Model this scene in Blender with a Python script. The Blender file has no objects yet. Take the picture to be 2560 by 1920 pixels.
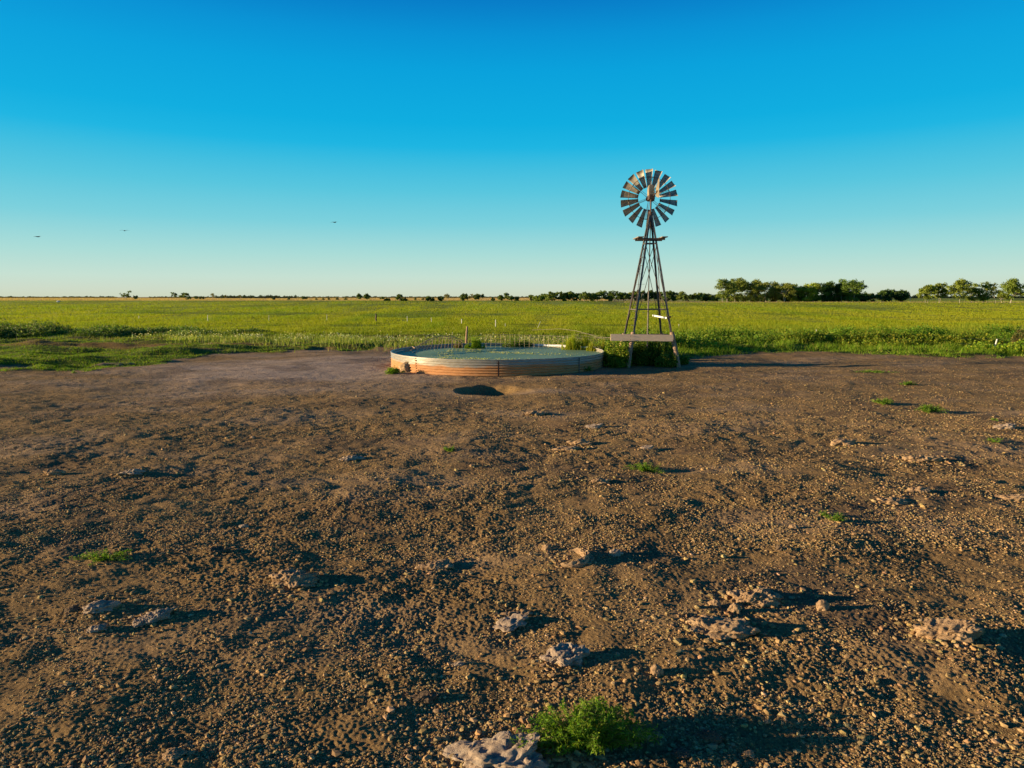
import bpy, math, random
import numpy as np
from mathutils import Vector, Matrix
R = math.radians
S = bpy.context.scene
COL = S.collection

# ------------------------------------------------------------------ camera
CH = 2.94; PITCH = R(7.277); F = 1707.0
cam = bpy.data.objects.new('camera', bpy.data.cameras.new('camera'))
COL.objects.link(cam); S.camera = cam
cam.data.sensor_width = 36; cam.data.lens = 24.0
cam.data.clip_start = .05; cam.data.clip_end = 30000
cam.location = (0, 0, CH); cam.rotation_euler = (R(90) - PITCH, 0, 0)

# ------------------------------------------------------------------ light
SUN_EL, SUN_AZ = 8.2, 4.0          # azimuth: degrees from -X towards the camera side (-Y)
el, az = R(SUN_EL), R(SUN_AZ)
to_sun = Vector((-math.cos(az)*math.cos(el), -math.sin(az)*math.cos(el), math.sin(el)))
sl = bpy.data.lights.new('sun', 'SUN'); sl.energy = 3.0; sl.angle = R(.6); sl.color = (1, .765, .44)
so = bpy.data.objects.new('sun', sl); COL.objects.link(so)
so.rotation_euler = to_sun.to_track_quat('Z', 'Y').to_euler(); so.location = (-30, -5, 20)
W = bpy.data.worlds.new('World'); S.world = W; W.use_nodes = True
nt = W.node_tree; nt.nodes.clear()
wo = nt.nodes.new('ShaderNodeOutputWorld'); bg = nt.nodes.new('ShaderNodeBackground')
sk = nt.nodes.new('ShaderNodeTexSky'); sk.sky_type = 'NISHITA'; sk.sun_disc = False
sk.sun_elevation = el; sk.sun_rotation = math.atan2(to_sun.x, to_sun.y)
sk.air_density = 1.0; sk.dust_density = .6; sk.ozone_density = 3.0
tc = nt.nodes.new('ShaderNodeTexCoord'); sx = nt.nodes.new('ShaderNodeSeparateXYZ')
rp = nt.nodes.new('ShaderNodeValToRGB'); mx = nt.nodes.new('ShaderNodeMix')
mx.data_type = 'RGBA'; mx.blend_type = 'MULTIPLY'; mx.inputs[0].default_value = 1
nt.links.new(tc.outputs['Generated'], sx.inputs[0]); nt.links.new(sx.outputs['Z'], rp.inputs[0])
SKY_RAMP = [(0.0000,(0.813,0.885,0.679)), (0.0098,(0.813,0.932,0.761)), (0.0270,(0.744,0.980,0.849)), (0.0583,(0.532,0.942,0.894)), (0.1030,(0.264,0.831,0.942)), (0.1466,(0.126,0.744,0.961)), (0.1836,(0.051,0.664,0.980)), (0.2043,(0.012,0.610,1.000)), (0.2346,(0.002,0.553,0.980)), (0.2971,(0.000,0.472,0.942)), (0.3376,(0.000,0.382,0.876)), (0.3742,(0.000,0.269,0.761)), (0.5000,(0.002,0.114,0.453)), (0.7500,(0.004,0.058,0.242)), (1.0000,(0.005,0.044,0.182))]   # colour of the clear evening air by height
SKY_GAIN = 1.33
def set_ramp(r, stops):
    e = r.color_ramp.elements
    while len(e) > 1: e.remove(e[-1])
    e[0].position = stops[0][0]; e[0].color = (*stops[0][1], 1)
    for p, c in stops[1:]:
        n = e.new(p); n.color = (*c, 1)
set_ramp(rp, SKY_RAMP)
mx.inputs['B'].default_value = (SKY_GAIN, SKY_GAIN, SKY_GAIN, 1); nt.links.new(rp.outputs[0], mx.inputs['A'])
# the physical sky keeps a share so that the sky stays a little brighter towards the sun
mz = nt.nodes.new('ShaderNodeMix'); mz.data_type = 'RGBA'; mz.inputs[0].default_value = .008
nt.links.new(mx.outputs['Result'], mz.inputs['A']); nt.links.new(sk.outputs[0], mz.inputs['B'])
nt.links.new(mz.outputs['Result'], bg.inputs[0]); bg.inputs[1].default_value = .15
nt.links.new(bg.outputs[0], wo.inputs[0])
S.view_settings.view_transform = 'Standard'; S.view_settings.look = 'None'
S.view_settings.exposure = 1.92; S.view_settings.gamma = 1
S.render.resolution_x = 1024; S.render.resolution_y = 768
S.render.engine = 'CYCLES'

# ------------------------------------------------------------------ helpers
cp, sp_ = math.cos(PITCH), math.sin(PITCH)
def Wp(px, py, Y):
    """world point seen at photo pixel (px,py) standing at distance Y"""
    v = (py - 960) / F; u = (px - 1280) / F
    dy = cp - v*sp_; dz = -sp_ - v*cp
    t = Y / dy
    return Vector((u*t, Y, CH + dz*t))
def gY(py, z=0.0):
    v = (py - 960) / F
    return (CH - z) * (cp - v*sp_) / (sp_ + v*cp)
def gX(px, Y, z=0.0):
    return (px - 1280) / F * (Y*cp - (z - CH)*sp_)

def hsh(ix, iy, s):
    h = (ix.astype(np.int64)*374761393 + iy.astype(np.int64)*668265263 + s*974634777) & 0xffffffff
    h = ((h ^ (h >> 13)) * 1274126177) & 0xffffffff
    h = ((h ^ (h >> 16)) * 2246822519) & 0xffffffff
    return ((h ^ (h >> 15)) & 0xffff) / 65535.0
def gn(x, y, s=0):
    ix = np.floor(x); iy = np.floor(y); fx = x-ix; fy = y-iy
    ux = fx*fx*fx*(fx*(fx*6-15)+10); uy = fy*fy*fy*(fy*(fy*6-15)+10)
    def g(a, b):
        th = hsh(ix+a, iy+b, s)*2*np.pi
        return np.cos(th)*(fx-a) + np.sin(th)*(fy-b)
    a = g(0,0); b = g(1,0); c = g(0,1); d = g(1,1)
    return (a+(b-a)*ux + ((c+(d-c)*ux)-(a+(b-a)*ux))*uy)*1.5
def fbm(x, y, s=0, o=4):
    r = 0; a = 1.0; f = 1.0
    for i in range(o):
        r = r + a*gn(x*f, y*f, s+i*17); a *= .5; f *= 2.03
    return r
def sstep(a, b, x):
    t = np.clip((x-a)/(b-a), 0, 1); return t*t*(3-2*t)

# edge between bare dirt and grass, as distance over bearing
EDGE = [(-1600,926),(-400,926),(0,924),(110,928),(190,926),(260,915),(380,905),(500,893),(620,880),(800,874),(960,868),(1080,862),
        (1300,860),(1515,872),(1600,884),(1700,900),(1760,893),(1860,884),(2000,881),(2200,888),(2350,893),(2560,892),(3100,893),(4200,890)]
ET = []; EY = []
for px, py in EDGE:
    Y = gY(py); ET.append(gX(px, Y)/Y); EY.append(Y)
ET = np.array(ET); EY = np.array(EY)
def grassness(x, y):
    yy = np.maximum(y, .01)
    e = np.interp(x/yy, ET, EY) + fbm(x*.35, y*.22, 5, 3)*2.6*(x < 3) + fbm(x*.9, y*.9, 6, 3)*.5
    d = (y - e)
    return np.where(y > 0, d, -20.0)
TC = (-.63, 29.9); TR = 4.62; TH = .60
HOLE = (-.62, 21.5)
def height(x, y, fine=True):
    D = np.hypot(x, y)
    h = fbm(x/7, y/7, 1, 3)*.07
    g = grassness(x, y)
    gm = sstep(-.5, 1.2, g)
    # trodden dirt
    h1 = fbm(x/1.7, y/1.2, 2, 3)*.038 + np.abs(gn(x/.55, y/.42, 31))*.03
    soft = .38 + .55*sstep(-.35, .45, fbm(x/2.4, y/2.0, 77, 3))
    smooth = np.exp(-(((x+8)/6)**2 + ((y-30)/5)**2))
    if fine:
        h1 = h1 + soft*(fbm(x/.2, y/.2, 3, 2)*.012 + (.35-np.abs(gn(x/.075, y/.075, 41)))*.015 + gn(x/.03, y/.03, 43)*.012*(D < 16))
    h1 = h1*(1-.6*smooth)*(1 - .35*sstep(12, 26, D))
    # grass: low mounds
    h2 = fbm(x/5, y/2.2, 9, 3)*.26*np.exp(-((y-36)/22)**2) + .06
    h = h + h1*(1-gm) + h2*gm
    dt = np.hypot(x-TC[0], y-TC[1])
    flat = sstep(TR+2.6, TR+.2, dt)
    h = h*(1-flat*.93) + fbm(x/.8, y/.8, 11, 3)*.03*flat
    dm = np.hypot(x-6.2, y-29.6); fm = sstep(3.2, 1.2, dm)
    h = h*(1-fm*.8)
    # dug hollow in front of the tank
    u = (x-HOLE[0]); v = (y-HOLE[1])
    w = 1+fbm(x*1.3, y*1.3, 55, 2)*.15
    q = np.sqrt((u/1.22)**2+(v/1.1)**2)*w
    h = h*(1-.6*sstep(1.5, 1, q)) - .38*sstep(1.12, .62, q)*(1-.7*sstep(-.3, 1.0, u)) + .0*q
    h = h + .0*np.exp(-(((u-1.35)/.5)**2 + ((v-.1)/.8)**2))
    # low worn bank running out at the lower right
    ax_, ay_, bx_, by_ = 3.75, 5.3, 3.45, 3.2
    tt = ((x-ax_)*(bx_-ax_)+(y-ay_)*(by_-ay_))/((bx_-ax_)**2+(by_-ay_)**2)
    pd = (x-ax_-tt*(bx_-ax_))
    h = h + .055*np.exp(-(pd/np.where(pd < 0, .34, .38))**2)*sstep(-.12, .15, tt)*sstep(1.8, 1.2, tt)
    # far land dead flat
    return h*sstep(900, 120, D)
def hz(x, y): return float(height(np.array([float(x)]), np.array([float(y)]))[0])

def attrcol(me, col):
    a = me.color_attributes.new('col', 'FLOAT_COLOR', 'POINT')
    c = np.ones((len(me.vertices), 4), np.float32); c[:, :3] = col
    a.data.foreach_set('color', c.ravel())
def mk(name, V, Fc, mat, parent=None, smooth=False, col=None):
    V = np.asarray(V, np.float32); Fc = np.asarray(Fc, np.int32)
    me = bpy.data.meshes.new(name); n, k = Fc.shape
    me.vertices.add(len(V)); me.vertices.foreach_set('co', V.ravel())
    me.loops.add(n*k); me.loops.foreach_set('vertex_index', Fc.ravel())
    me.polygons.add(n); me.polygons.foreach_set('loop_start', np.arange(0, n*k, k, dtype=np.int32))
    me.polygons.foreach_set('use_smooth', np.full(n, smooth))
    me.update(calc_edges=True); me.validate()
    if col is not None: attrcol(me, col)
    me.materials.append(mat)
    o = bpy.data.objects.new(name, me); COL.objects.link(o)
    if parent: o.parent = parent
    return o
class MB:
    def __init__(s): s.v = []; s.f = []
    def box(s, c, d, rot=None):
        M = rot if rot is not None else Matrix.Identity(3)
        b = len(s.v)
        for i in (-1, 1):
            for j in (-1, 1):
                for k in (-1, 1):
                    s.v.append(Vector(c) + M @ Vector((i*d[0]/2, j*d[1]/2, k*d[2]/2)))
        for q in ((0,1,3,2),(4,6,7,5),(0,4,5,1),(2,3,7,6),(0,2,6,4),(1,5,7,3)): s.f.append(tuple(b+i for i in q))
        return s
    def bar(s, p, q, w, t, up=(0, 0, 1)):
        p = Vector(p); q = Vector(q); d = (q-p); L = d.length; d.normalize()
        x = d.cross(Vector(up))
        if x.length < 1e-4: x = d.cross(Vector((0, 1, 0)))
        x.normalize(); y = x.cross(d).normalized()
        M = Matrix((x, d, y)).transposed()
        return s.box((p+q)/2, (w, L, t), M)
    def tube(s, pts, r, n=8, cap=True):
        pts = [Vector(p) for p in pts]
        if not hasattr(r, '__len__'): r = [r]*len(pts)
        b = len(s.v); px = None
        for i, p in enumerate(pts):
            d = (pts[min(i+1, len(pts)-1)] - pts[max(i-1, 0)]).normalized()
            if px is None:
                px = d.cross(Vector((0, 0, 1)))
                if px.length < 1e-3: px = d.cross(Vector((0, 1, 0)))
            px = (px - d*px.dot(d)).normalized(); py = d.cross(px)
            for k in range(n):
                a = 2*math.pi*k/n
                s.v.append(p + (px*math.cos(a)+py*math.sin(a))*r[i])
        for i in range(len(pts)-1):
            for k in range(n):
                s.f.append((b+i*n+k, b+i*n+(k+1) % n, b+(i+1)*n+(k+1) % n, b+(i+1)*n+k))
        if cap:
            s.f.append(tuple(b+k for k in range(n))[::-1]); m = b+(len(pts)-1)*n
            s.f.append(tuple(m+k for k in range(n)))
        return s
    def build(s, name, mat, parent=None, smooth=False, bevel=0):
        me = bpy.data.meshes.new(name); me.from_pydata([tuple(v) for v in s.v], [], s.f); me.update()
        me.materials.append(mat)
        if smooth: me.polygons.foreach_set('use_smooth', [True]*len(me.polygons))
        o = bpy.data.objects.new(name, me); COL.objects.link(o)
        if parent: o.parent = parent
        if bevel:
            b = o.modifiers.new('bevel', 'BEVEL'); b.width = bevel; b.segments = 2
        return o
def tag(o, label=None, cat=None, group=None, kind=None):
    if label: o['label'] = label
    if cat: o['category'] = cat
    if group: o['group'] = group
    if kind: o['kind'] = kind
    return o
def empty(name, loc, label, cat, group=None, rz=0):
    o = bpy.data.objects.new(name, None); COL.objects.link(o); o.location = loc; o.rotation_euler = (0, 0, rz)
    o.empty_display_size = .3
    return tag(o, label, cat, group)
def to_local(o, root):
    pass

# ------------------------------------------------------------------ materials
def M_(name):
    m = bpy.data.materials.new(name); m.use_nodes = True
    n = m.node_tree; b = n.nodes['Principled BSDF']; return m, n, b
def noise(n, scale, detail=5, rough=.6, vec=None, sc=None):
    t = n.nodes.new('ShaderNodeTexNoise'); t.inputs['Scale'].default_value = scale
    t.inputs['Detail'].default_value = detail; t.inputs['Roughness'].default_value = rough
    g = n.nodes.new('ShaderNodeTexCoord'); mp = n.nodes.new('ShaderNodeMapping')
    n.links.new(g.outputs[vec or 'Object'], mp.inputs[0])
    if sc: mp.inputs['Scale'].default_value = sc
    n.links.new(mp.outputs[0], t.inputs[0]); return t
def ramp(n, src, stops):
    r = n.nodes.new('ShaderNodeValToRGB'); set_ramp(r, stops); n.links.new(src, r.inputs[0]); return r
def bump(n, b, src, strength, dist=.01):
    u = n.nodes.new('ShaderNodeBump'); u.inputs['Strength'].default_value = strength; u.inputs['Distance'].default_value = dist
    n.links.new(src, u.inputs['Height']); n.links.new(u.outputs[0], b.inputs['Normal'])
def simple(name, c1, c2, scale=8, rough=.8, metal=0, bmp=.4, dist=.01, sc=None, spec=.3):
    m, n, b = M_(name)
    t = noise(n, scale, 6, .65, sc=sc)
    r = ramp(n, t.outputs[0], [(.3, c1), (.7, c2)])
    n.links.new(r.outputs[0], b.inputs['Base Color'])
    b.inputs['Roughness'].default_value = rough; b.inputs['Metallic'].default_value = metal
    b.inputs['Specular IOR Level'].default_value = spec
    bump(n, b, t.outputs[0], bmp, dist)
    return m
def leafmat(name, trans=.45, rough=.6, gain=(1, 1, 1)):
    m = bpy.data.materials.new(name); m.use_nodes = True; n = m.node_tree; n.nodes.clear()
    o = n.nodes.new('ShaderNodeOutputMaterial'); a = n.nodes.new('ShaderNodeAttribute'); a.attribute_name = 'col'
    d = n.nodes.new('ShaderNodeBsdfPrincipled'); d.inputs['Roughness'].default_value = rough; d.inputs['Specular IOR Level'].default_value = .15
    t = n.nodes.new('ShaderNodeBsdfTranslucent'); mixs = n.nodes.new('ShaderNodeMixShader'); mixs.inputs[0].default_value = trans
    g = n.nodes.new('ShaderNodeMix'); g.data_type = 'RGBA'; g.blend_type = 'MULTIPLY'; g.inputs[0].default_value = 1; g.inputs['B'].default_value = (1.25, 1.35, .45, 1)
    n.links.new(a.outputs['Color'], d.inputs['Base Color']); n.links.new(a.outputs['Color'], g.inputs['A'])
    n.links.new(g.outputs['Result'], t.inputs['Color'])
    n.links.new(d.outputs[0], mixs.inputs[1]); n.links.new(t.outputs[0], mixs.inputs[2]); n.links.new(mixs.outputs[0], o.inputs[0])
    return m
LEAF = leafmat('leaf', .4); TREELEAF = leafmat('tree_leaf', .3)
BARK = simple('bark', (.16, .13, .10), (.42, .37, .30), 3, .9)
PALEBARK = simple('pale_bark', (.22, .19, .15), (.42, .37, .30), 2, .9)
WOOD = simple('old_timber', (.17, .12, .085), (.34, .26, .19), 6, .85, bmp=.6, sc=(1, 12, 12))
BEAM = simple('grey_plank', (.48, .34, .24), (.72, .54, .40), 5, .85, bmp=.5, sc=(1.2, 12, 14))
DARKWOOD = simple('dark_timber', (.05, .035, .03), (.16, .11, .08), 5, .9)
STEEL = simple('weathered_steel', (.08, .07, .065), (.20, .175, .16), 9, .6, .35, .2)
DARKSTEEL = simple('dark_rusty_steel', (.045, .03, .03), (.13, .075, .05), 9, .65, .3, .2)
BLADEM = simple('blade_galvanised', (.24, .21, .17), (.50, .44, .36), 5, .5, .35, .15)
WHITE = simple('white_pvc', (.55, .54, .52), (.80, .79, .76), 14, .5)
PALEPOST = simple('pale_post', (.50, .48, .42), (.75, .73, .68), 14, .6)
WIREM = simple('wire', (.22, .18, .12), (.40, .34, .25), 20, .55, .5, .1)
RUSTWIRE = simple('rusty_wire', (.22, .13, .08), (.45, .31, .20), 20, .6, .3, .1)
BIRDM = simple('bird_feather', (.012, .03, .05), (.03, .06, .08), 20, .7)

def soilmat(name, c1, c2, c3, sc=9):
    m, n, b = M_(name)
    t = noise(n, sc, 8, .7); t2 = noise(n, sc*5, 8, .75)
    r = ramp(n, t.outputs[0], [(.28, c1), (.5, c2), (.75, c3)])
    n.links.new(r.outputs[0], b.inputs['Base Color']); b.inputs['Roughness'].default_value = .95
    b.inputs['Specular IOR Level'].default_value = .1
    bump(n, b, t2.outputs[0], .8, .018); return m
CLOD = soilmat('dry_clod', (.19, .115, .065), (.33, .215, .125), (.47, .33, .20))
PALECLOD = soilmat('pale_crust', (.21, .15, .11), (.34, .255, .19), (.46, .37, .28))
DARKCLOD = soilmat('dark_clod', (.07, .05, .035), (.13, .09, .06), (.2, .14, .09))

# ground material: colour attribute (soil / turf / stubble) broken up by noise
m, n, b = M_('earth'); GROUND = m
a = n.nodes.new('ShaderNodeAttribute'); a.attribute_name = 'col'
t1 = noise(n, .9, 8, .65); t2 = noise(n, 14, 8, .75); t3 = noise(n, 70, 4, .7)
r1 = ramp(n, t1.outputs[0], [(.3, (.72, .72, .74)), (.7, (1.25, 1.2, 1.15))])
r2 = ramp(n, t2.outputs[0], [(.3, (.62, .6, .6)), (.52, (1, 1, 1)), (.72, (1.55, 1.5, 1.4))])
m1 = n.nodes.new('ShaderNodeMix'); m1.data_type = 'RGBA'; m1.blend_type = 'MULTIPLY'; m1.inputs[0].default_value = 1
m2 = n.nodes.new('ShaderNodeMix'); m2.data_type = 'RGBA'; m2.blend_type = 'MULTIPLY'; m2.inputs[0].default_value = 1
n.links.new(a.outputs['Color'], m1.inputs['A']); n.links.new(r1.outputs[0], m1.inputs['B'])
n.links.new(m1.outputs['Result'], m2.inputs['A']); n.links.new(r2.outputs[0], m2.inputs['B'])
n.links.new(m2.outputs['Result'], b.inputs['Base Color']); b.inputs['Roughness'].default_value = .95; b.inputs['Specular IOR Level'].default_value = .08
ad = n.nodes.new('ShaderNodeMath'); ad.operation = 'ADD'; n.links.new(t2.outputs[0], ad.inputs[0])
mu = n.nodes.new('ShaderNodeMath'); mu.operation = 'MULTIPLY'; mu.inputs[1].default_value = .35; n.links.new(t3.outputs[0], mu.inputs[0]); n.links.new(mu.outputs[0], ad.inputs[1])
bump(n, b, ad.outputs[0], .9, .035)

# tank steel: galvanised above, rust creeping up from the soil
m, n, b = M_('tank_steel'); TANKM = m
g = n.nodes.new('ShaderNodeTexCoord'); s_ = n.nodes.new('ShaderNodeSeparateXYZ'); n.links.new(g.outputs['Object'], s_.inputs[0])
tn = noise(n, .55, 5, .6, sc=(1, 1, 1.5)); tf = noise(n, 6, 6, .7, sc=(1, 1, 5))
def mth(op, a, b_):
    k = n.nodes.new('ShaderNodeMath'); k.operation = op
    for i, q in enumerate((a, b_)):
        if isinstance(q, (int, float)): k.inputs[i].default_value = q
        else: n.links.new(q, k.inputs[i])
    return k.outputs[0]
lvl = mth('ADD', mth('MULTIPLY', tn.outputs[0], .42), mth('MULTIPLY', tf.outputs[0], .07))   # ~.2 + .035
d = mth('SUBTRACT', mth('ADD', lvl, .115), s_.outputs['Z'])
rm = ramp(n, mth('MULTIPLY_ADD' if False else 'ADD', mth('MULTIPLY', d, 14.0), .5), [(.0, (0, 0, 0)), (1, (1, 1, 1))])
galv = ramp(n, tf.outputs[0], [(.3, (.26, .235, .20)), (.7, (.44, .41, .35))])
rust = ramp(n, tf.outputs[0], [(.3, (.30, .125, .045)), (.7, (.52, .255, .10))])
mm = n.nodes.new('ShaderNodeMix'); mm.data_type = 'RGBA'
n.links.new(rm.outputs[0], mm.inputs[0]); n.links.new(galv.outputs[0], mm.inputs['A']); n.links.new(rust.outputs[0], mm.inputs['B'])
n.links.new(mm.outputs['Result'], b.inputs['Base Color'])
inv = mth('SUBTRACT', 1.0, rm.outputs[0]); n.links.new(mth('MULTIPLY', inv, .45), b.inputs['Metallic'])
n.links.new(mth('ADD', mth('MULTIPLY', rm.outputs[0], .35), .42), b.inputs['Roughness'])

m, n, b = M_('algae_water'); WATERM = m
t = noise(n, .5, 4, .6); r = ramp(n, t.outputs[0], [(.35, (.17, .27, .145)), (.65, (.23, .33, .185))])
n.links.new(r.outputs[0], b.inputs['Base Color']); b.inputs['Roughness'].default_value = .5; b.inputs['Specular IOR Level'].default_value = .06
t = noise(n, 9, 3, .5); bump(n, b, t.outputs[0], .15, .01)

# ------------------------------------------------------------------ ground sheet
def ground():
    rad = [0.0, .6, 1.2, 1.8, 2.3, 2.8]
    r = 3.2
    while r < 9500:
        rad.append(r)
        k = .0023 if r < 32 else (.004 if r < 50 else (.012 if r < 150 else .04))
        if r < 3.7: k = .01
        r *= 1+k
    rad = np.array(rad[1:])
    fine = np.linspace(-43, 43, 960)
    coarse = np.linspace(43, 317, 60)[1:-1]
    ang = np.radians(np.concatenate([fine, coarse]))
    nr, na = len(rad), len(ang)
    A, Rr = np.meshgrid(ang, rad)
    x = (np.sin(A)*Rr).ravel(); y = (np.cos(A)*Rr).ravel()
    z = height(x, y)
    g = grassness(x, y); gm = sstep(-.15, .45, g + fbm(x*3, y*3, 8, 2)*.5)
    D = np.hypot(x, y)
    soil = np.array([.245, .158, .071]); dusty = np.array([.37, .28, .215]); wet = np.array([.12, .08, .055])
    c = np.tile(soil, (len(x), 1))
    du = np.clip(np.exp(-(((x+8)/7)**2+((y-28)/6)**2))*1.2 + .35*fbm(x/4, y/2, 61, 3), 0, 1)[:, None]
    c = c*(1-du) + dusty*du
    dk = sstep(.15, .6, fbm(x/2.5, y/2.5, 63, 3))[:, None]*.45
    c = c*(1-dk) + wet*dk
    turf = np.array([.085, .105, .02]); tan = np.array([.36, .26, .135])
    far = sstep(45, 110, D)[:, None]
    field = turf*(1-far) + np.array([.20, .24, .025])*far
    vv = (1+.5*fbm(x/(6+D*.05), y/(10+D*.2), 65, 3))[:, None]
    field = field*np.clip(vv, .5, 1.6)
    br = (sstep(-.1, .5, fbm(x/9, y/3.5, 67, 3))*sstep(30, 36, y)*sstep(56, 44, y)*(x < 6))[:, None]*.95
    field = field*(1-br)+np.array([.17, .105, .045])*br
    gm = gm[:, None]; c = c*(1-gm)+field*gm
    st = sstep(520, 560, y + fbm(x/200, y*0, 71, 2)*40)[:, None]*(x < 150)[:, None]
    c = c*(1-st)+tan*st
    st2 = (sstep(370, 380, y)*(x > 60)*(x < 900)*sstep(470, 420, y))[:, None]
    c = c*(1-st2)+tan*.9*st2
    V = np.stack([x, y, z], 1); V = np.vstack([V, [[0, 0, hz(0, .01)]]]); c = np.vstack([c, [soil]])
    i = np.arange(nr-1)[:, None]*na; j = np.arange(na)[None, :]; j2 = (j+1) % na
    Q = np.stack([i+j, i+na+j, i+na+j2, i+j2], -1).reshape(-1, 4)[:, ::-1]
    o = mk('ground', V, Q, GROUND, smooth=True, col=c)
    cen = len(V)-1
    jj = np.arange(na); T = np.stack([jj, (jj+1) % na, np.full(na, cen)], 1)
    tag(o, kind='structure', label='bare brown trodden dirt giving way to a flat green pasture')
    return o
ground()

# ------------------------------------------------------------------ vegetation generators
rng = np.random.default_rng(7)
def blades(P, H, Wd, col, bend=.35, az=None, seg=2, r=rng):
    """P (N,3) roots. seg 1: one triangle, seg 2: five vertices. returns V,F,C"""
    N = len(P); a = r.uniform(0, 2*np.pi, N) if az is None else az
    ax = r.uniform(0, 2*np.pi, N)
    side = np.stack([np.cos(ax), np.sin(ax), np.zeros(N)], 1)*Wd[:, None]/2
    ln = bend*r.uniform(.2, 1.3, N)*H
    lean = np.stack([np.cos(a)*ln, np.sin(a)*ln, np.zeros(N)], 1)
    up = np.stack([np.zeros(N), np.zeros(N), H], 1)
    if seg == 1:
        V = np.stack([P-side, P+side, P+lean+up*.97], 1).reshape(-1, 3)
        Fc = np.arange(3*N).reshape(N, 3); C = np.repeat(col, 3, 0)
    else:
        mid = P+lean*.35+up*.6
        V = np.stack([P-side, P+side, mid-side*.75, mid+side*.75, P+lean+up*(1-.25*bend)], 1).reshape(-1, 3)
        b = (np.arange(N)*5)[:, None]
        Fc = np.concatenate([b+np.array([[0, 1, 3]]), b+np.array([[0, 3, 2]]), b+np.array([[2, 3, 4]])])
        C = np.repeat(col, 5, 0)
    return V, Fc, C
def leaves(P, size, col, flat=0.0, r=rng, wd=.3):
    """random oriented rhombic leaves at P"""
    N = len(P)
    n1 = r.normal(size=(N, 3)); n1[:, 2] = n1[:, 2]*(1-flat); n1 /= np.linalg.norm(n1, axis=1)[:, None]
    t = r.normal(size=(N, 3)); t -= n1*(t*n1).sum(1)[:, None]*1.0; t /= np.linalg.norm(t, axis=1)[:, None]
    s = np.asarray(size)[:, None]
    V = np.stack([P, P+n1*s*.5+t*s*wd, P+n1*s, P+n1*s*.5-t*s*wd], 1).reshape(-1, 3)
    return V, np.arange(4*N).reshape(N, 4), np.repeat(col, 4, 0)
def cat_(parts):
    Vs, Fs, Cs = [], [], []; b = 0
    for V, Fc, C in parts:
        if Fc.shape[1] == 4: Fc = np.concatenate([Fc[:, [0, 1, 2]], Fc[:, [0, 2, 3]]])
        Vs.append(V); Fs.append(Fc+b); Cs.append(C); b += len(V)
    return np.concatenate(Vs), np.concatenate(Fs), np.concatenate(Cs)
def shade(base, N, var=.25, r=rng, alt=None, altp=0):
    c = np.tile(np.array(base), (N, 1))
    if alt is not None:
        k = r.random(N) < altp; c[k] = alt
    return c*r.uniform(1-var, 1+var, (N, 1))*r.uniform(.9, 1.1, (N, 3))

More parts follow.
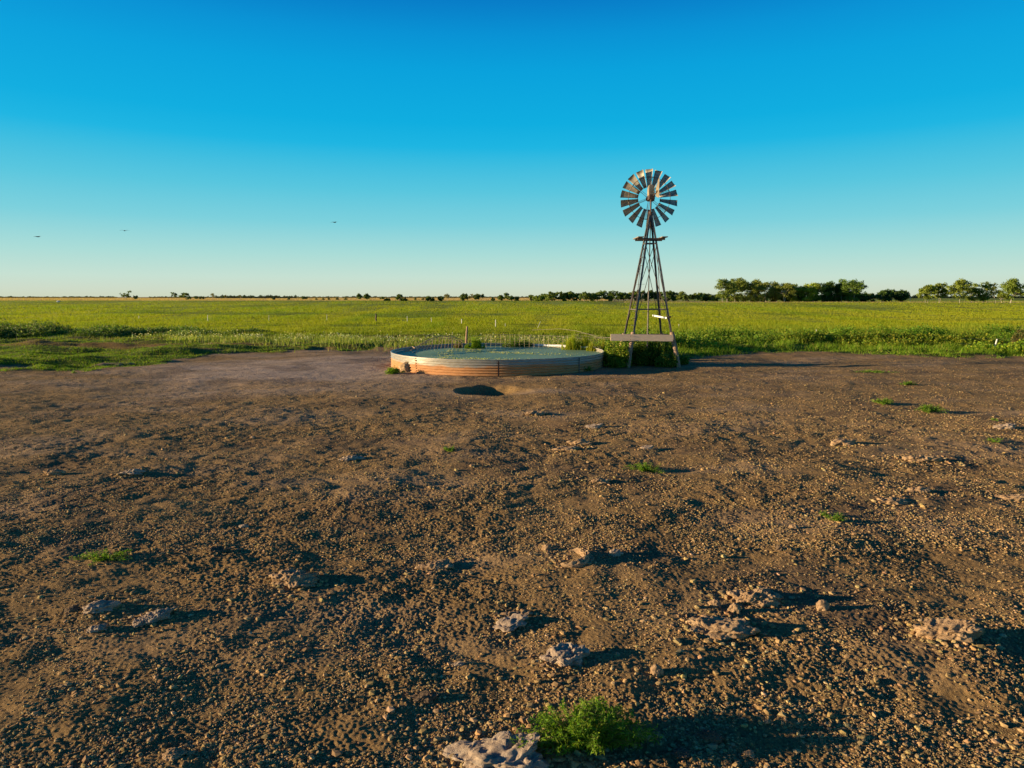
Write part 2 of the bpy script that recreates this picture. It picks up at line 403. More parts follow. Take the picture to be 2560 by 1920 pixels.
# ---- pasture grass
def scatter_polar(N, y0, y1, tmax=.86, power=1.0):
    u = rng.random(N)
    if power == 0: y = y0*(y1/y0)**u                     # log
    else: y = 1/(1/y0 + u*(1/y1-1/y0))                   # uniform on the picture's rows
    t = rng.uniform(-tmax, tmax, N); return t*y, y
def meadow():
    # near short turf / bank
    x, y = scatter_polar(330000, 26.5, 62)
    g = grassness(x, y); pr = sstep(-.25, .7, g + fbm(x*1.2, y*1.2, 21, 3)*.9)
    dt = np.hypot(x-TC[0], y-TC[1]); keep = (rng.random(len(x)) < pr) & (dt > TR+.15)
    x = x[keep]; y = y[keep]; g = g[keep]; N = len(x)
    z = height(x, y)-.01
    right = sstep(5, 9, x)
    tall = sstep(44, 54, y)*.18 + right*.26*sstep(0, 1.8, g)+.0
    clump = np.clip(.5+fbm(x/1.1, y/.9, 23, 3), .05, 1.6)
    H = (.05+.07*clump+tall*clump)*rng.uniform(.6, 1.3, N)
    c = shade((.115, .185, .012), N, .25, alt=(.26, .24, .05), altp=.12)*(1+.35*right[:, None])
    dry = sstep(-.05, .45, fbm(x/9, y/3.5, 67, 3))*sstep(31, 37, y)*sstep(56, 46, y)*(1-right)
    c = c*(1-dry[:, None]*.8) + shade((.22, .15, .065), N, .3)*dry[:, None]*.8; H = H*(1-.4*dry)
    yel = sstep(42, 60, y)[:, None]; c = c*(1-yel*.8)+shade((.235, .255, .02), N, .2)*yel*.8
    V, Fc, C = blades(np.stack([x, y, z], 1), H, .006+.0007*y*np.ones(N)*.9, c, .6, seg=1)
    tag(mk('bank_grass', V, Fc, LEAF, col=C), 'short green turf on low mounds along the edge of the dirt', 'grass', kind='stuff')
    # open pasture
    x, y = scatter_polar(480000, 52, 560)
    N = len(x); z = height(x, y)-.02
    D = y
    cl = fbm(x/(3+D*.03), y/(6+D*.12), 25, 3)
    H = (.22+.16*np.clip(cl, -.8, 1))*rng.uniform(.6, 1.25, N)
    c = shade((.255, .275, .010), N, .12)
    stk = sstep(.12, .7, fbm(x/(14+D*.22), y/(4+D*.07), 29, 4))[:, None]; c = c*(1-stk*.7)+shade((.07, .12, .012), N, .2)*stk*.7; H = H*(1-.35*stk[:, 0])
    k1 = sstep(.0, .7, cl)[:, None]; c = c*(1-k1*.5)+shade((.14, .22, .015), N, .2)*k1*.5
    k2 = sstep(.1, .8, fbm(x/(5+D*.05), y/(9+D*.2), 27, 3))[:, None]; c = c*(1-k2*.6)+shade((.30, .29, .02), N, .15)*k2*.6
    k3 = sstep(330, 480, D)[:, None]; c = c*(1-k3*.6)+np.array([.17, .20, .02])*k3*.6
    V, Fc, C = blades(np.stack([x, y, z], 1), H, .00085*D, c, .5, seg=1)
    x2 = rng.uniform(-.86, .14, 60000); y2 = 545*(2200/545)**rng.random(60000)**1.3; x2 = x2*y2; n2 = len(x2)
    V2, F2, C2 = blades(np.stack([x2, y2, np.full(n2, -.05)], 1), rng.uniform(.3, .6, n2), .0012*y2, shade((.44, .30, .14), n2, .2), .5, seg=1)
    tag(mk('stubble', V2, F2, LEAF, col=C2), 'strip of tan dry stubble along the horizon beyond the green pasture', 'stubble', kind='stuff')
    x2 = np.concatenate([rng.uniform(380, 460, 9000)*0+rng.uniform(60, 420, 9000)]); y2 = rng.uniform(362, 372, 9000); n2 = 9000
    V2, F2, C2 = blades(np.stack([x2, y2, np.full(n2, -.05)], 1), rng.uniform(.2, .5, n2), np.full(n2, .4), shade((.42, .32, .16), n2, .2), .5, seg=1)
    tag(mk('dry_grass', V2, F2, LEAF, col=C2), 'thin strip of dry tan grass along the foot of the right groves', 'grass', kind='stuff')
    tag(mk('pasture_grass', V, Fc, LEAF, col=C), 'open yellow green pasture grass stretching to the far trees', 'grass', kind='stuff')
meadow()

def leafy_band(name, label, pts, N, size, base, alt, altp, cat='weeds', kind='stuff', spike=.0, hh=None):
    """pts: (x,y,rx,ry,h) mounds; leaves in a shell through their volume"""
    pts = np.array(pts); w = pts[:, 2]*pts[:, 3]*pts[:, 4]; w = w/w.sum()
    k = rng.choice(len(pts), N, p=w); q = pts[k]
    a = rng.uniform(0, 2*np.pi, N); rr = np.sqrt(rng.random(N)); zz = rng.random(N)**.6
    prof = np.sqrt(np.clip(1-rr**2*.85, 0, 1))
    x = q[:, 0]+np.cos(a)*rr*q[:, 2]; y = q[:, 1]+np.sin(a)*rr*q[:, 3]
    lump = .8+.5*fbm(x*2.2, y*2.2, 81, 3)
    z = height(x, y)+q[:, 4]*zz*prof*lump
    c = shade(base, N, .3, alt=alt, altp=altp)
    tone = (q[:, 5:8] if q.shape[1] > 5 else None)
    if tone is not None: c = c*tone
    V1 = leaves(np.stack([x, y, z], 1), size*rng.uniform(.6, 1.3, N), c, .2)
    n2 = N//6; i = rng.integers(0, N, n2)
    Pb = np.stack([x[i], y[i], height(x[i], y[i])], 1)
    V2 = blades(Pb, (z[i]-Pb[:, 2])*1.12+.05, np.full(n2, size*.18), c[i]*.8, .15, seg=1)
    V, Fc, C = cat_([V1, V2])
    return tag(mk(name, V, Fc, LEAF, col=C), label, cat, kind=kind)
def mounds(px0, px1, y0, y1, n, h, rr=1.0, tone=(1, 1, 1)):
    out = []
    for _ in range(n):
        y = rng.uniform(y0, y1); x = gX(rng.uniform(px0, px1), y)
        s = rng.uniform(.7, 1.3); out.append((x, y, rr*s*1.4, rr*s*.9, h*rng.uniform(.65, 1.15), *tone))
    return out
pts = mounds(1700, 2010, 40.5, 46, 26, .92) + mounds(1700, 1900, 39, 42, 8, .65) + mounds(1950, 2230, 40, 43.5, 22, .75, tone=(.95, .85, .8)) \
    + mounds(2200, 2440, 38, 40.5, 18, .72, tone=(1.2, 1.0, .9)) + mounds(2080, 2330, 46, 52, 16, .8, tone=(.8, .95, .8)) + mounds(2440, 2700, 35.5, 37, 14, .6, tone=(1.3, 1.3, 1)) \
    + mounds(2460, 2750, 42, 48, 14, .9, tone=(.8, .9, .8)) + mounds(1560, 1720, 36, 42, 12, .95)
leafy_band('weed_thicket', 'dense waist high leafy weeds along the right side of the dirt', pts, 100000, .12, (.125, .21, .02), (.23, .27, .03), .35)
pts = mounds(-150, 130, 48, 58, 24, .9, 1.3, (.8, .85, .8)) + mounds(130, 480, 50, 58, 22, .55, 1.2, (.8, .9, .8)) + mounds(560, 640, 50, 54, 5, .4, 1, (.6, .7, .6))
leafy_band('weed_bank', 'taller grey green weeds at the far left of the turf', pts, 36000, .14, (.12, .17, .04), (.25, .24, .12), .2)
pts = mounds(1170, 1330, 35.2, 38.5, 10, .42, .8) + mounds(1290, 1530, 34.8, 37.5, 16, .55, .8, (1.25, 1.2, 1)) + mounds(1400, 1600, 34, 37, 10, .8, .8, (1.1, 1.1, 1))
leafy_band('tank_weeds', 'leafy weeds growing behind the round stock tank', pts, 30000, .09, (.13, .20, .02), (.26, .27, .04), .3)
# white flowering strip
def flowers():
    N = 2600; px = rng.uniform(330, 1420, N); y = 48+rng.normal(0, 1.6, N)-(px-330)/1090*5
    k = fbm(px/60, y/3, 91, 2) > -.05; px, y = px[k], y[k]; N = len(y)
    x = (px-1280)/F*(y*cp+CH*sp_); z0 = height(x, y); h = rng.uniform(.15, .42, N)
    V2 = blades(np.stack([x, y, z0], 1), h, np.full(N, .03), shade((.20, .24, .06), N), .1, seg=1)
    V1 = leaves(np.stack([x, y, z0+h*.9], 1), rng.uniform(.05, .13, N), shade((.62, .58, .40), N, .2))
    V, Fc, C = cat_([V1, V2]); tag(mk('white_flowers', V, Fc, LEAF, col=C), 'strip of small cream white wildflowers across the green turf', 'flowers', kind='stuff')
    N = 26000; px = rng.uniform(250, 1500, N); y = 46.5+rng.normal(0, 2.2, N)-(px-330)/1090*5
    x = (px-1280)/F*(y*cp+CH*sp_)
    k = (fbm(x/3, y/2, 93, 2)+rng.normal(0, .15, N)) > -.1+.8*sstep(520, 250, px); x, y = x[k], y[k]; N = len(x)
    V, Fc, C = blades(np.stack([x, y, height(x, y)], 1), rng.uniform(.12, .42, N), np.full(N, .035), shade((.20, .25, .04), N, .3, alt=(.38, .34, .14), altp=.25), .3, seg=1)
    tag(mk('tall_grass', V, Fc, LEAF, col=C), 'band of taller pale seeding grass behind the tank', 'grass', kind='stuff')
flowers()

# ------------------------------------------------------------------ soil crumbs
def crumbs():
    t = (1+5**.5)/2
    I = np.array([(-1,t,0),(1,t,0),(-1,-t,0),(1,-t,0),(0,-1,t),(0,1,t),(0,-1,-t),(0,1,-t),(t,0,-1),(t,0,1),(-t,0,-1),(-t,0,1)], float); I /= np.linalg.norm(I[0])
    FI = np.array([(0,11,5),(0,5,1),(0,1,7),(0,7,10),(0,10,11),(1,5,9),(5,11,4),(11,10,2),(10,7,6),(7,1,8),(3,9,4),(3,4,2),(3,2,6),(3,6,8),(3,8,9),(4,9,5),(2,4,11),(6,2,10),(8,6,7),(9,8,1)])
    xs, ys, ss = [], [], []
    for N, y0, y1, s0, s1 in ((170000, 3.4, 9, .0035, .011), (9000, 3.4, 12, .010, .022), (130000, 7.5, 17, .006, .016), (80000, 14, 34, .008, .019)):
        x, y = scatter_polar(N, y0, y1, .85)
        k = (grassness(x, y) < -.2) & (np.hypot(x-TC[0], y-TC[1]) > TR+.1) & (fbm(x/.7, y/.6, 101, 3)+rng.normal(0, .35, N) > -.1)
        x, y = x[k], y[k]; s = s0+(s1-s0)*rng.random(len(x))**2.5
        s = s*(1-.5*np.exp(-(((x+8)/6)**2+((y-30)/5)**2)))
        xs.append(x); ys.append(y); ss.append(s)
    # loose clusters of bigger crumbs
    for N, y0, y1, s0, s1 in ((900, 3.6, 12, .013, .032), (700, 10, 26, .018, .042)):
        x, y = scatter_polar(N*3, y0, y1, .85)
        k = (grassness(x, y) < -.3) & (np.hypot(x-TC[0], y-TC[1]) > TR+.3) & (fbm(x/.5, y/.45, 107, 3) > .22)
        k &= np.exp(-(((x+8)/6)**2+((y-29)/5)**2)) < .3
        x, y = x[k], y[k]; xs.append(x); ys.append(y); ss.append(s0+(s1-s0)*rng.random(len(x))**3)
    for lab, px, py, w, *_ in CL:
        Y0 = gY(py); X0 = gX(px, Y0); wm = w/F*(Y0*cp+CH*sp_); n = int(30+w*1.3)
        xs.append(X0+rng.normal(0, wm*.55, n)); ys.append(Y0+rng.normal(0, wm*.42, n)); ss.append(np.minimum(.03, wm*rng.uniform(.02, .09, n)*rng.random(n)))
    X_ = np.concatenate(xs); Y_ = np.concatenate(ys); S_ = np.concatenate(ss)
    I0, F0 = I, FI
    I1 = np.array([(1,0,0),(.3,.95,0),(-.8,.6,0),(-.8,-.6,0),(.3,-.95,0),(.1,.1,.9),(0,0,-1)], float)
    F1 = np.array([(0,1,5),(1,2,5),(2,3,5),(3,4,5),(4,0,5),(1,0,6),(2,1,6),(3,2,6),(4,3,6),(0,4,6)])
    Vs, Fs, Cs = [], [], []; off = 0
    for sel, I, FI in ((S_ > .0095, I0, F0), (S_ <= .0095, I1, F1)):
        x, y, s = X_[sel], Y_[sel], S_[sel]; N = len(x); nv = len(I)
        z = height(x, y)+s*.2
        J = I[None]*rng.uniform(.6, 1.25, (N, nv, 1))
        J = J*np.stack([rng.uniform(.7, 1.6, N), rng.uniform(.7, 1.4, N), rng.uniform(.45, .85, N)], 1)[:, None, :]
        a = rng.uniform(0, 6.28, N); ca, sa = np.cos(a)[:, None], np.sin(a)[:, None]
        J = np.stack([J[..., 0]*ca-J[..., 1]*sa, J[..., 0]*sa+J[..., 1]*ca, J[..., 2]], -1)*s[:, None, None]
        Vs.append((J+np.stack([x, y, z], 1)[:, None]).reshape(-1, 3))
        Fs.append((FI[None]+(np.arange(N)*nv)[:, None, None]).reshape(-1, 3)+off); off += N*nv
        Cs.append(np.repeat(shade((.31, .205, .095), N, .3, alt=(.40, .285, .15), altp=.05), nv, 0))
    V = np.concatenate(Vs); Fc = np.concatenate(Fs); c = np.concatenate(Cs)
    m = bpy.data.materials.new('crumb'); m.use_nodes = True
    at = m.node_tree.nodes.new('ShaderNodeAttribute'); at.attribute_name = 'col'; b = m.node_tree.nodes['Principled BSDF']
    m.node_tree.links.new(at.outputs[0], b.inputs['Base Color']); b.inputs['Roughness'].default_value = .95; b.inputs['Specular IOR Level'].default_value = .1
    tag(mk('soil_crumbs', V, Fc, m, col=c), 'small dry soil crumbs and pebbles strewn over the bare dirt', 'gravel', kind='stuff')

# ------------------------------------------------------------------ dirt clods
def clod(label, px, py, wpx, hf=.32, asp=.7, mat=None, rot=0, seed=0, style='lump', name='dirt_clod', sub=4):
    r = random.Random(seed+px)
    Y = gY(py); X = gX(px, Y); z0 = hz(X, Y)
    Wm = wpx/F*(Y*cp+CH*sp_)
    import bmesh
    bm = bmesh.new(); bmesh.ops.create_icosphere(bm, subdivisions=sub+1+(1 if wpx > 90 else 0), radius=1)
    P = np.array([v.co[:] for v in bm.verts])
    s = seed+px % 97
    th = np.arctan2(P[:, 1], P[:, 0])
    def n3(f, k): return fbm(P[:, 0]*f+k, P[:, 1]*f+P[:, 2]*f*.9-k, s, 3)
    if wpx > 44: hf = hf*.68
    dims = np.array([Wm/2, Wm/2*asp, Wm*hf])
    if style == 'arc':    # a curled ridge
        t = P[:, 0]*1.9
        w = .27*(1+.5*n3(2.5, 4)+.2*n3(6, 1))*np.sqrt(np.clip(1.02-P[:, 0]**2, 0, 1))
        lat = P[:, 1]*w*1.1
        Q = np.stack([np.cos(t-.4)*(1+lat)*Wm/2, np.sin(t-.4)*(1+lat)*.95*Wm/2, P[:, 2]*w*1.1*Wm/2], 1)
    else:
        Q = P.copy()
        if style == 'slab':
            Q[:, 2] = np.sign(P[:, 2])*np.abs(P[:, 2])**.5
            e = np.hypot(P[:, 0], P[:, 1]); Q[:, :2] *= (np.maximum(e, 1e-3)**-.35)[:, None]
        Q = Q*dims
        out = 1+(.34 if style == 'slab' else .30)*n3(1.3, 3); Q[:, :2] *= out[:, None]
        if style == 'slab': Q[:, 2] *= 1+.4*n3(1.7, 5)
    dirn = P/np.maximum(dims/dims.max(), .45); dirn /= np.linalg.norm(dirn, axis=1)[:, None]
    u3 = Q/Wm*np.array([1, 1, 1.6])
    def n4(f, k): return (fbm(u3[:, 0]*f+k, u3[:, 1]*f+u3[:, 2]*f, s+k, 2)+fbm(u3[:, 2]*f+k, u3[:, 0]*f-u3[:, 1]*f*.6, s+k+9, 2))*.7
    am = Wm*{'slab': .027, 'arc': .03, 'lump': .05, 'crumbly': .042}[style]
    dsp = am*(1.3*n4(3, 1)+.8*n4(8, 2)+.5*n4(19, 3)+.3*n4(45, 4))
    if style == 'crumbly': dsp = dsp + am*.5*(np.abs(n4(7, 5))-.3)
    Q = Q+dirn*dsp[:, None]
    c, sn = math.cos(rot), math.sin(rot)
    Q = np.stack([Q[:, 0]*c-Q[:, 1]*sn, Q[:, 0]*sn+Q[:, 1]*c, Q[:, 2]], 1)
    for v, q in zip(bm.verts, Q): v.co = q
    me = bpy.data.meshes.new(name); bm.to_mesh(me); bm.free(); me.materials.append(mat or CLOD)
    if style != 'x': me.polygons.foreach_set('use_smooth', [True]*len(me.polygons))
    o = bpy.data.objects.new(name, me); COL.objects.link(o); o.location = (X, Y, z0+Wm*hf*.30)
    o.rotation_euler = (r.uniform(.0, .12), r.uniform(-.20, -.06) if style == 'slab' else r.uniform(-.1, .05), 0)
    return tag(o, label, 'dirt clod', 'clods and crusts lying on the bare dirt')
CL = [
 ('pale grey angular slab of dried mud left of the big weed, notched on top', 1412, 1660, 105, .26, .75, PALECLOD, .2, 'slab'),
 ('large crumpled pale crust cut by the bottom edge, left of the big weed', 1245, 1905, 235, .17, .6, PALECLOD, -.2, 'slab'),
 ('knobbly pale clod at the upper left of the cluster below the left weed', 250, 1528, 85, .22, .6, PALECLOD, .2, 'crumbly'),
 ('pale elongated crust at the right end of the cluster below the left weed', 383, 1552, 92, .22, .55, PALECLOD, .7, 'crumbly'),
 ('small pale lump at the bottom of the cluster below the left weed', 243, 1578, 48, .28, .6, PALECLOD, .3, 'lump'),
 ('round dark clod at the left tip of the cluster below the left weed', 182, 1530, 30, .35, .8, DARKCLOD, .3, 'lump'),
 ('wide ragged clod with grey top, halfway between left weed and curled ridge', 735, 1460, 115, .22, .6, CLOD, -.2, 'crumbly'),
 ('curled C shaped ridge of lit dried mud in the middle foreground', 1425, 1412, 88, .30, .9, CLOD, 0, 'arc'),
 ('small upright clod just left of the curled mud ridge', 1368, 1380, 24, .5, .8, CLOD, 0, 'lump'),
 ('small flat topped clod just right of the curled mud ridge', 1537, 1400, 36, .3, .6, PALECLOD, 0, 'crumbly'),
 ('low crumbly crust to the left of the curled mud ridge', 1092, 1412, 88, .17, .5, CLOD, .1, 'crumbly'),
 ('pale bluish broken crust above left of the angular pale slab', 1275, 1562, 85, .14, .7, PALECLOD, .4, 'slab'),
 ('lit narrow crust ridge directly above the bluish broken crust', 1295, 1538, 75, .14, .35, CLOD, .2, 'crumbly'),
 ('broad flat lit slab of crust right of centre in the foreground', 1795, 1588, 165, .13, .55, CLOD, -.15, 'slab'),
 ('rounded crusty clod behind the broad flat lit slab', 1893, 1512, 118, .22, .6, CLOD, -.1, 'crumbly'),
 ('small bright clod left of the rounded crusty clod, behind the flat slab', 1787, 1527, 32, .45, .7, CLOD, 0, 'lump'),
 ('small upright clod touching the back of the broad flat lit slab', 1837, 1543, 30, .6, .7, CLOD, 0, 'lump'),
 ('small golden clod alone between the flat slab and the far right clod', 2056, 1537, 32, .55, .8, CLOD, 0, 'crumbly'),
 ('long humped layered clod near the right edge of the foreground', 2365, 1612, 138, .24, .5, CLOD, -.25, 'slab'),
 ('oblong dark clod with a lit end below right of the big weed', 1778, 1855, 66, .34, .45, DARKCLOD, -.5, 'lump'),
 ('dark squat clod at the bottom edge right of the big weed', 1704, 1892, 46, .35, .7, DARKCLOD, 0, 'lump'),
 ('small knob of soil at the bottom edge, right of the dark squat clod', 1873, 1891, 28, .45, .8, CLOD, 0, 'lump'),
 ('small golden cube like clod to the right of the angular pale slab', 1640, 1700, 32, .55, .8, CLOD, 0, 'lump'),
 ('dark flat clod at lower left of the angular pale slab', 1055, 1748, 66, .18, .5, DARKCLOD, -.1, 'slab'),
 ('small bluish white chip lying left of the angular pale slab', 1145, 1666, 30, .16, .5, PALECLOD, 0, 'slab'),
 ('golden cow chip flake with a long shadow left of the tall right weed', 1500, 1210, 52, .22, .5, CLOD, 0, 'crumbly'),
 ('lit flat crust in the middle distance, nearer one of a pair', 1415, 1124, 62, .16, .6, CLOD, 0, 'slab'),
 ('lit curled crust in the middle distance, farther one of a pair', 1450, 1110, 60, .18, .35, CLOD, -.2, 'crumbly'),
 ('pale crust between the hollow and the pair of lit flat crusts', 1484, 1068, 46, .16, .6, PALECLOD, 0, 'slab'),
 ('string of reddish crumbs just below right of the hollow', 1338, 1035, 60, .12, .5, CLOD, 0, 'crumbly'),
 ('pinkish clod left of the small middle weed with a long shadow', 880, 1146, 54, .18, .55, PALECLOD, .3, 'crumbly'),
 ('pale peaked clod near the left edge, leftmost of a pair in line', 137, 1188, 46, .28, .5, CLOD, .1, 'lump'),
 ('low grey clod right of the peaked clod, left side middle distance', 332, 1188, 55, .18, .5, PALECLOD, .2, 'crumbly'),
 ('flat pale clod below the two green tufts on the right', 2108, 1110, 60, .2, .5, CLOD, 0, 'slab'),
 ('long lumpy ridge of soil right of the flat pale clod', 2305, 1152, 88, .15, .3, CLOD, -.1, 'crumbly'),
 ('humped golden clod at right, above the low broken ridge', 2295, 1238, 55, .25, .6, CLOD, 0, 'crumbly'),
 ('low broken ridge of soil just below the humped golden clod', 2232, 1262, 85, .13, .35, CLOD, -.05, 'crumbly'),
 ('bright pointed crust at the right edge in the middle distance', 2530, 1252, 72, .18, .5, CLOD, -.2, 'slab'),
 ('pale clod near the right edge just above the small grass sprig', 2512, 1074, 52, .2, .5, PALECLOD, 0, 'slab'),
 ('bluish grey chip on the dirt above the round middle weed', 1618, 1125, 34, .12, .6, PALECLOD, 0, 'slab'),
 ('small bluish white pebble alone at left of centre', 610, 1317, 22, .3, .6, PALECLOD, 0, 'lump'),
 ('dark clod with a long shadow left of the wide ragged clod', 545, 1382, 52, .2, .5, DARKCLOD, .1, 'crumbly'),
 ('yellow brown lump cut by the bottom edge at lower left', 435, 1900, 52, .35, .8, CLOD, 0, 'crumbly'),
 ('small orange flake below the ragged right sprig', 1985, 1328, 26, .3, .6, CLOD, 0, 'lump'),
 ('small round brown ball of soil below the orange flake', 1948, 1384, 18, .5, .9, DARKCLOD, 0, 'lump'),
 ('dusty brown mound piled against the left foot of the tank', 1017, 929, 34, .55, .8, CLOD, 0, 'crumbly'),
]
for i, (lab, px, py, w, hf, asp, mat, rot, st) in enumerate(CL):
    clod(lab, px, py, w, hf, asp, mat, rot, seed=i*7+3, style=st, sub=3 if w < 40 else 4)

crumbs()
# ------------------------------------------------------------------ weeds on the dirt
def weed(label, px, py, wpx, h, n_stem, per, lsize, base=(.10, .20, .015), alt=(.20, .28, .03), flat=.3, seed=0, name='weed'):
    r = np.random.default_rng(seed+11)
    Y = gY(py); X = gX(px, Y); z0 = hz(X, Y); Wm = wpx/F*(Y*cp+CH*sp_)/2
    root = empty(name, (X, Y, z0), label, 'weed', 'green weeds sprouting from the dirt')
    a = r.uniform(0, 6.283, n_stem); k = r.random(n_stem)**.42; k = k*(.88+.3*np.sin(a*2+seed)+.22*np.sin(a*5+seed*2)+r.normal(0, .10, n_stem)); k = np.clip(k, .02, 1.25); tip = np.stack([np.cos(a)*k*Wm, np.sin(a)*k*Wm*.75, h*(1-.55*np.clip(k, 0, 1)**2)*r.uniform(.35, 1.2, n_stem)], 1)
    rt = np.stack([np.cos(a)*k*Wm*.25, np.sin(a)*k*Wm*.2, np.zeros(n_stem)-.01], 1)
    parts = []; P = []; tt = []
    mb = MB()
    for i in range(n_stem):
        sag = Vector((0, 0, -.12*h)); p0 = Vector(rt[i]); p2 = Vector(tip[i]); p1 = (p0+p2)/2+Vector((0, 0, h*.18))
        mb.tube([p0, p1, p2], [lsize*.10, lsize*.08, lsize*.03], 4, False)
        for j in range(per):
            u = .15+.85*(j+r.random())/per
            q = p0*(1-u)**2+p1*2*u*(1-u)+p2*u*u
            P.append(q[:]); tt.append(u)
    P = np.array(P)+r.normal(0, lsize*.18, (len(P), 3)); P[:, 2] = np.maximum(P[:, 2], .004)
    c = shade(base, len(P), .3, r, alt=alt, altp=.35)
    V, Fc, C = leaves(P, lsize*1.25*r.uniform(.6, 1.3, len(P)), c, flat, r, .11)
    V[:, 2] = np.maximum(V[:, 2], .002)
    st = mb.build('stems', STEM, root)
    mk('leaves', V, Fc, LEAF, root, col=C)
    return root
STEM = simple('weed_stem', (.10, .12, .03), (.20, .20, .06), 20, .7)
weed('big bushy feathery green weed at the bottom centre of the dirt', 1460, 1868, 310, .25, 300, 46, .027, seed=1)
weed('flat spreading green weed at the left of the foreground', 262, 1402, 140, .09, 60, 30, .022, seed=2)
weed('round green weed right of centre in the middle distance', 1612, 1178, 100, .13, 60, 26, .035, seed=3)
weed('small green weed left of centre in the middle distance', 1122, 1131, 48, .09, 22, 18, .035, seed=4)
weed('green tuft left one of the two nearest tufts on the right', 2208, 1012, 72, .13, 36, 22, .05, seed=5)
weed('broader green tuft right one of the two nearest tufts on the right', 2326, 1032, 92, .16, 50, 24, .05, seed=6)
weed('small green tuft behind the two nearest tufts on the right', 2270, 964, 44, .12, 24, 18, .06, seed=7)
weed('thin flat green patch farthest from the camera on the right dirt', 2185, 934, 100, .05, 40, 14, .06, seed=8)
weed('upper sprig of the ragged pair at the right of the foreground', 2062, 1297, 28, .08, 12, 12, .03, seed=9)
weed('lower sprig of the ragged pair at the right of the foreground', 2092, 1312, 55, .09, 24, 16, .03, seed=10)
weed('tiny green sprout near the right edge above the pale clod', 2484, 1055, 24, .05, 8, 8, .05, seed=11)
weed('sparse grass sprig near the right edge below the pale clod', 2485, 1106, 62, .07, 14, 10, .05, seed=12)
weed('leafy light green weed against the left foot of the tank', 985, 934, 44, .26, 34, 24, .09, base=(.16, .26, .02), seed=13)
weed('tiny green sprout on dark dirt below the left turf', 183, 932, 14, .1, 8, 6, .08, seed=14)
weed('dark green weed against the shaded right side of the tank', 1458, 928, 50, .22, 26, 18, .09, base=(.05, .12, .015), seed=15)
weed('small dark sprout at the shaded front of the tank', 1412, 932, 14, .18, 8, 10, .08, base=(.05, .12, .015), seed=16)

# ------------------------------------------------------------------ stock tank
def tank():
    root = empty('stock_tank', (TC[0], TC[1], 0), 'large round corrugated steel stock tank, rusty orange below, full of green water', 'water tank')
    n = 360; rows = 72; zs = np.linspace(-.08, TH, rows)
    a = np.linspace(0, 2*np.pi, n, endpoint=False)
    def ring(off):
        dent = .012*np.sin(a*5+1)+.008*np.sin(a*13)
        rr = TR+.019*np.sin(2*np.pi*zs/.1)[:, None]+dent[None]+off
        zz = zs[:, None]+.006*np.sin(a*4)[None]+.0
        return np.stack([np.cos(a)[None]*rr, np.sin(a)[None]*rr, np.broadcast_to(zz, rr.shape)], -1).reshape(-1, 3)
    V = np.concatenate([ring(0), ring(-.006)])
    i = np.arange(rows-1)[:, None]*n; j = np.arange(n)[None]; j2 = (j+1) % n
    Q = np.stack([i+j, i+j2, i+n+j2, i+n+j], -1).reshape(-1, 4)
    mk('tank_wall', V, np.concatenate([Q, (Q+rows*n)[:, ::-1]]), TANKM, root, smooth=True)
    mb = MB(); pts = [(math.cos(t)*(TR-.002), math.sin(t)*(TR-.002), TH+.008+.006*math.sin(t*4)) for t in np.linspace(0, 2*math.pi, 241)]
    mb.tube(pts, .015, 8, False); mb.build('rim', RIMM, root, smooth=True)
    for px, mat in ((1034, RUSTST), (1247, DARKSTEEL), (1452, STEEL), (1000, None), (1500, None)):
        if mat is None: continue
        X = gX(px, 26, .3)-TC[0]; X = (px-1280)/F*(25.8*cp+2.6*sp_)-TC[0]
        th = -math.acos(max(-1, min(1, X/(TR*.998))))
        mb = MB(); u = Vector((math.cos(th), math.sin(th), 0)); tn = Vector((-u.y, u.x, 0))
        Mx = Matrix((tn, u, Vector((0, 0, 1)))).transposed()
        mb.box(u*(TR+.016)+Vector((0, 0, .28)), (.055, .014, .58), Mx)
        for k in range(8):
            z = .04+k*.075
            for s in (-.018, .018): mb.tube([u*(TR+.008)+tn*s+Vector((0, 0, z)), u*(TR+.042)+tn*s+Vector((0, 0, z))], .010, 6)
        mb.build('bolted_seam', mat, root)
    # water
    n = 160; V = [(TC[0]+math.cos(2*math.pi*k/n)*(TR-.03), TC[1]+math.sin(2*math.pi*k/n)*(TR-.03), .475) for k in range(n)]
    me = bpy.data.meshes.new('water'); me.from_pydata(V, [], [tuple(range(n))]); me.materials.append(WATERM)
    o = bpy.data.objects.new('water', me); COL.objects.link(o); tag(o, 'still murky green water filling the round tank', kind='structure')
    # floating scum
    N = 40000; a = rng.uniform(0, 6.283, N); q = np.sqrt(rng.random(N))*(TR-.1); x = np.cos(a)*q; y = np.sin(a)*q
    band = np.exp(-((y+3.2+.35*np.sin(x*.9))/.55)**2)*(np.abs(x+.3) < 2.6) + .8*np.exp(-(((x-.6)/2.0)**2+((y-(.3-.4*(x-.6)))/.45)**2)) + .5*np.exp(-(((x+.9)/1.6)**2+((y-1.9)/.3)**2))+.45*np.exp(-(((x+2.1)/.35)**2+((y+.6)/1.6)**2))
    k = rng.random(N) < np.clip(band*1.6, 0, 1)*sstep(-.25, .3, fbm(x*2.5, y*2.5, 121, 3))
    x, y = x[k], y[k]; N = len(x)
    P = np.stack([x+TC[0], y+TC[1], np.full(N, .480)], 1)
    V, Fc, C = leaves(P, rng.uniform(.02, .06, N), shade((.46, .45, .22), N, .25))
    V[:, 2] = .477+np.abs(V[:, 2]-.48)*.8
    tag(mk('floating_algae', V, Fc, LEAF, col=C), 'pale yellowish algae flecks floating on the tank water', 'algae', kind='stuff')
RIMM = simple('rim_steel', (.32, .30, .27), (.52, .48, .43), 6, .45, .4, .1)
RUSTST = simple('rust_strap', (.28, .12, .05), (.48, .24, .10), 16, .8)
tank()

